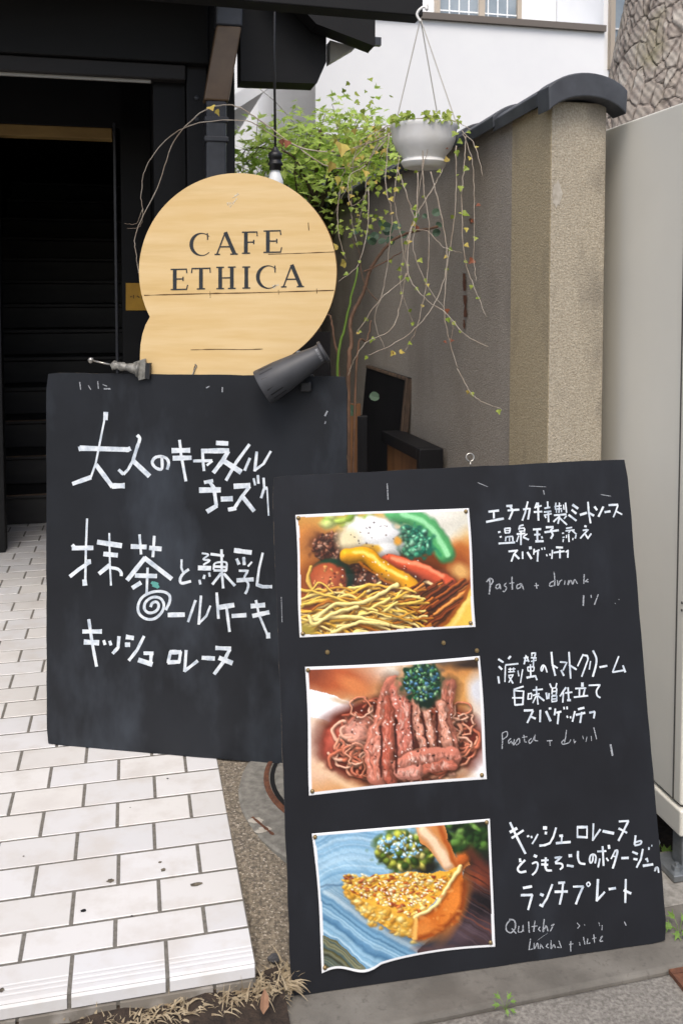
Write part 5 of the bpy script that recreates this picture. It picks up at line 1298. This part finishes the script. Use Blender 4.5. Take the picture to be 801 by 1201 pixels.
for i in range(13):
    p = a.lerp(b, i / 12); s_ = (b - a).normalized().cross(Z) * random.uniform(.002, .006); vs += [p + s_, p - s_]
mb.add(vs, [(2 * i, 2 * i + 1, 2 * i + 3, 2 * i + 2) for i in range(12)]); mb.build('rust_streak', MT['rust'], mh)
mb = MB(); 
for (x, y, r_) in ((300, 962, .022), (312, 972, .018), (305, 975, .014)):
    c = at_z(x, y, .0044); mb.add([c + Vector((math.cos(q) * r_ * random.uniform(.6, 1.2), math.sin(q) * r_ * .7 * random.uniform(.6, 1.2), r_ * .01)) for q in np.linspace(0, 6.0, 14)], [tuple(range(14))])
mb.build('lime_patch', MT['plaster'], mh)

# ------------------------------------------------------------------ small things on the ground
gm = MB()
def blade(p, d, L, wd, mb=gm):
    d = Vector(d).normalized(); sd = d.cross(Z); sd = sd.normalized() if sd.length > .01 else Vector((1, 0, 0))
    pts = []; cur = Vector(p); dirn = d.copy()
    for i in range(5):
        pts.append(cur.copy()); cur = cur + dirn * (L / 4); dirn = (dirn + Vector((0, 0, -.22)) + rv() * .12).normalized()
    vs = []
    for i, q in enumerate(pts):
        w_ = wd * (1 - i / 4.4) * (1.2 if i == 1 else 1); vs += [q + sd * w_, q - sd * w_ + Z * w_ * .4]
    mb.add(vs, [(2 * i, 2 * i + 1, 2 * i + 3, 2 * i + 2) for i in range(4)])
for i in range(1000):
    t = random.random()
    x = 110 + 235 * (1 - (1 - t) ** 1.7) if random.random() < .8 else random.uniform(60, 345)
    y = 1212 - 62 * ((x - 60) / 285) ** 1.3 + random.gauss(0, 7)
    p = at_z(x, y, -.06)
    k_ = ((x - 60) / 285)
    blade(p + Z * random.uniform(-.005, .012), Vector((random.gauss(.15, .8), random.gauss(-.1, .6), random.uniform(-.1, .75))), random.uniform(.014, .042) * (.5 + .7 * k_), random.uniform(.001, .0034))
g = gm.build('dry_grass', MT['straw']); struct(g, 'stuff'); 
def weed(px, z, n, size, label):
    c = at_z(*px, z); mb = MB()
    r = thing('weed', c, label, 'plant', 'weeds growing in the pavement cracks')
    st_ = MB()
    for i in range(n):
        q = i * 2.4; tip = c + Vector((math.cos(q) * size * .5, math.sin(q) * size * .5, size * random.uniform(.3, .9)))
        st_.tube([c, c.lerp(tip, .6) + Z * size * .15, tip], size * .02, 4)
        leafpoly(mb, tip, Vector((random.gauss(0, .3), -.6, 1)), Vector((math.cos(q), math.sin(q), random.uniform(-.2, .3))), size * random.uniform(.6, .9), 'maple')
    mb.build('leaves', MT['weed'], r); st_.build('stem', MT['green_stem'], r)
weed((592, 1185), -.066, 6, .022, 'tiny green weed in the kerb joint below the leaning menu board')
weed((796, 1098), -.075, 8, .034, 'leafy green weed between the menu board and the concrete block')
weed((778, 1016), -.2, 12, .045, 'green weed in the dark gap under the beige cabinet')
for (x, y, s, lb) in ((322, 1124, .013, 'dark pebble on the gravelly strip near the menu board corner'), (338, 1168, .008, 'tiny pebble at the menu board lower corner')):
    c = at_z(x, y, -.06 if s > .01 else -.07); mb = MB(); mb.ball(c, s, 0, 8)
    mb.v = [tuple(c + Vector(((p[0] - c.x) * 1.25, (p[1] - c.y) * .9, (p[2] - c.z) * .6)) + rv() * s * .16) for p in mb.v]
    tag(mb.build('pebble', MT['pebble'], None, origin=c, smooth=False), lb, 'pebble')
c = at_z(309, 1190, -.045); mb = MB(); leafpoly(mb, c + Z * .0, Vector((.5, -.9, .3)), Vector((.1, .3, 1)), .045, 'long')
tag(mb.build('fallen_leaf', MT['dead_leaf'], None, origin=c), 'curled pinkish brown dead leaf in the dry grass', 'leaf')
# iron grating corner at the right edge of the gutter
c = at_z(796, 1148, -.07); mb = MB()
for i in range(7): mb.obox(W(c.dot(U) + .0 + i * .035, 1.45, gz(c) + .0015), U * .016, V * .25, Z * .008)
mb.obox(W(c.dot(U) - .018, 1.45, gz(c) + .0012), U * .017, V * .25, Z * .0095); mb.obox(W(c.dot(U) - .018, 1.701, gz(c) + .0012), U * .28, V * .014, Z * .0095)
tag(mb.build('drain_grating', MT['rust'], None, origin=c), 'rusty iron drain grating at the right edge of the gutter', 'grating')
for o in list(bpy.data.objects):
    if '_base' in o: del o['_base']
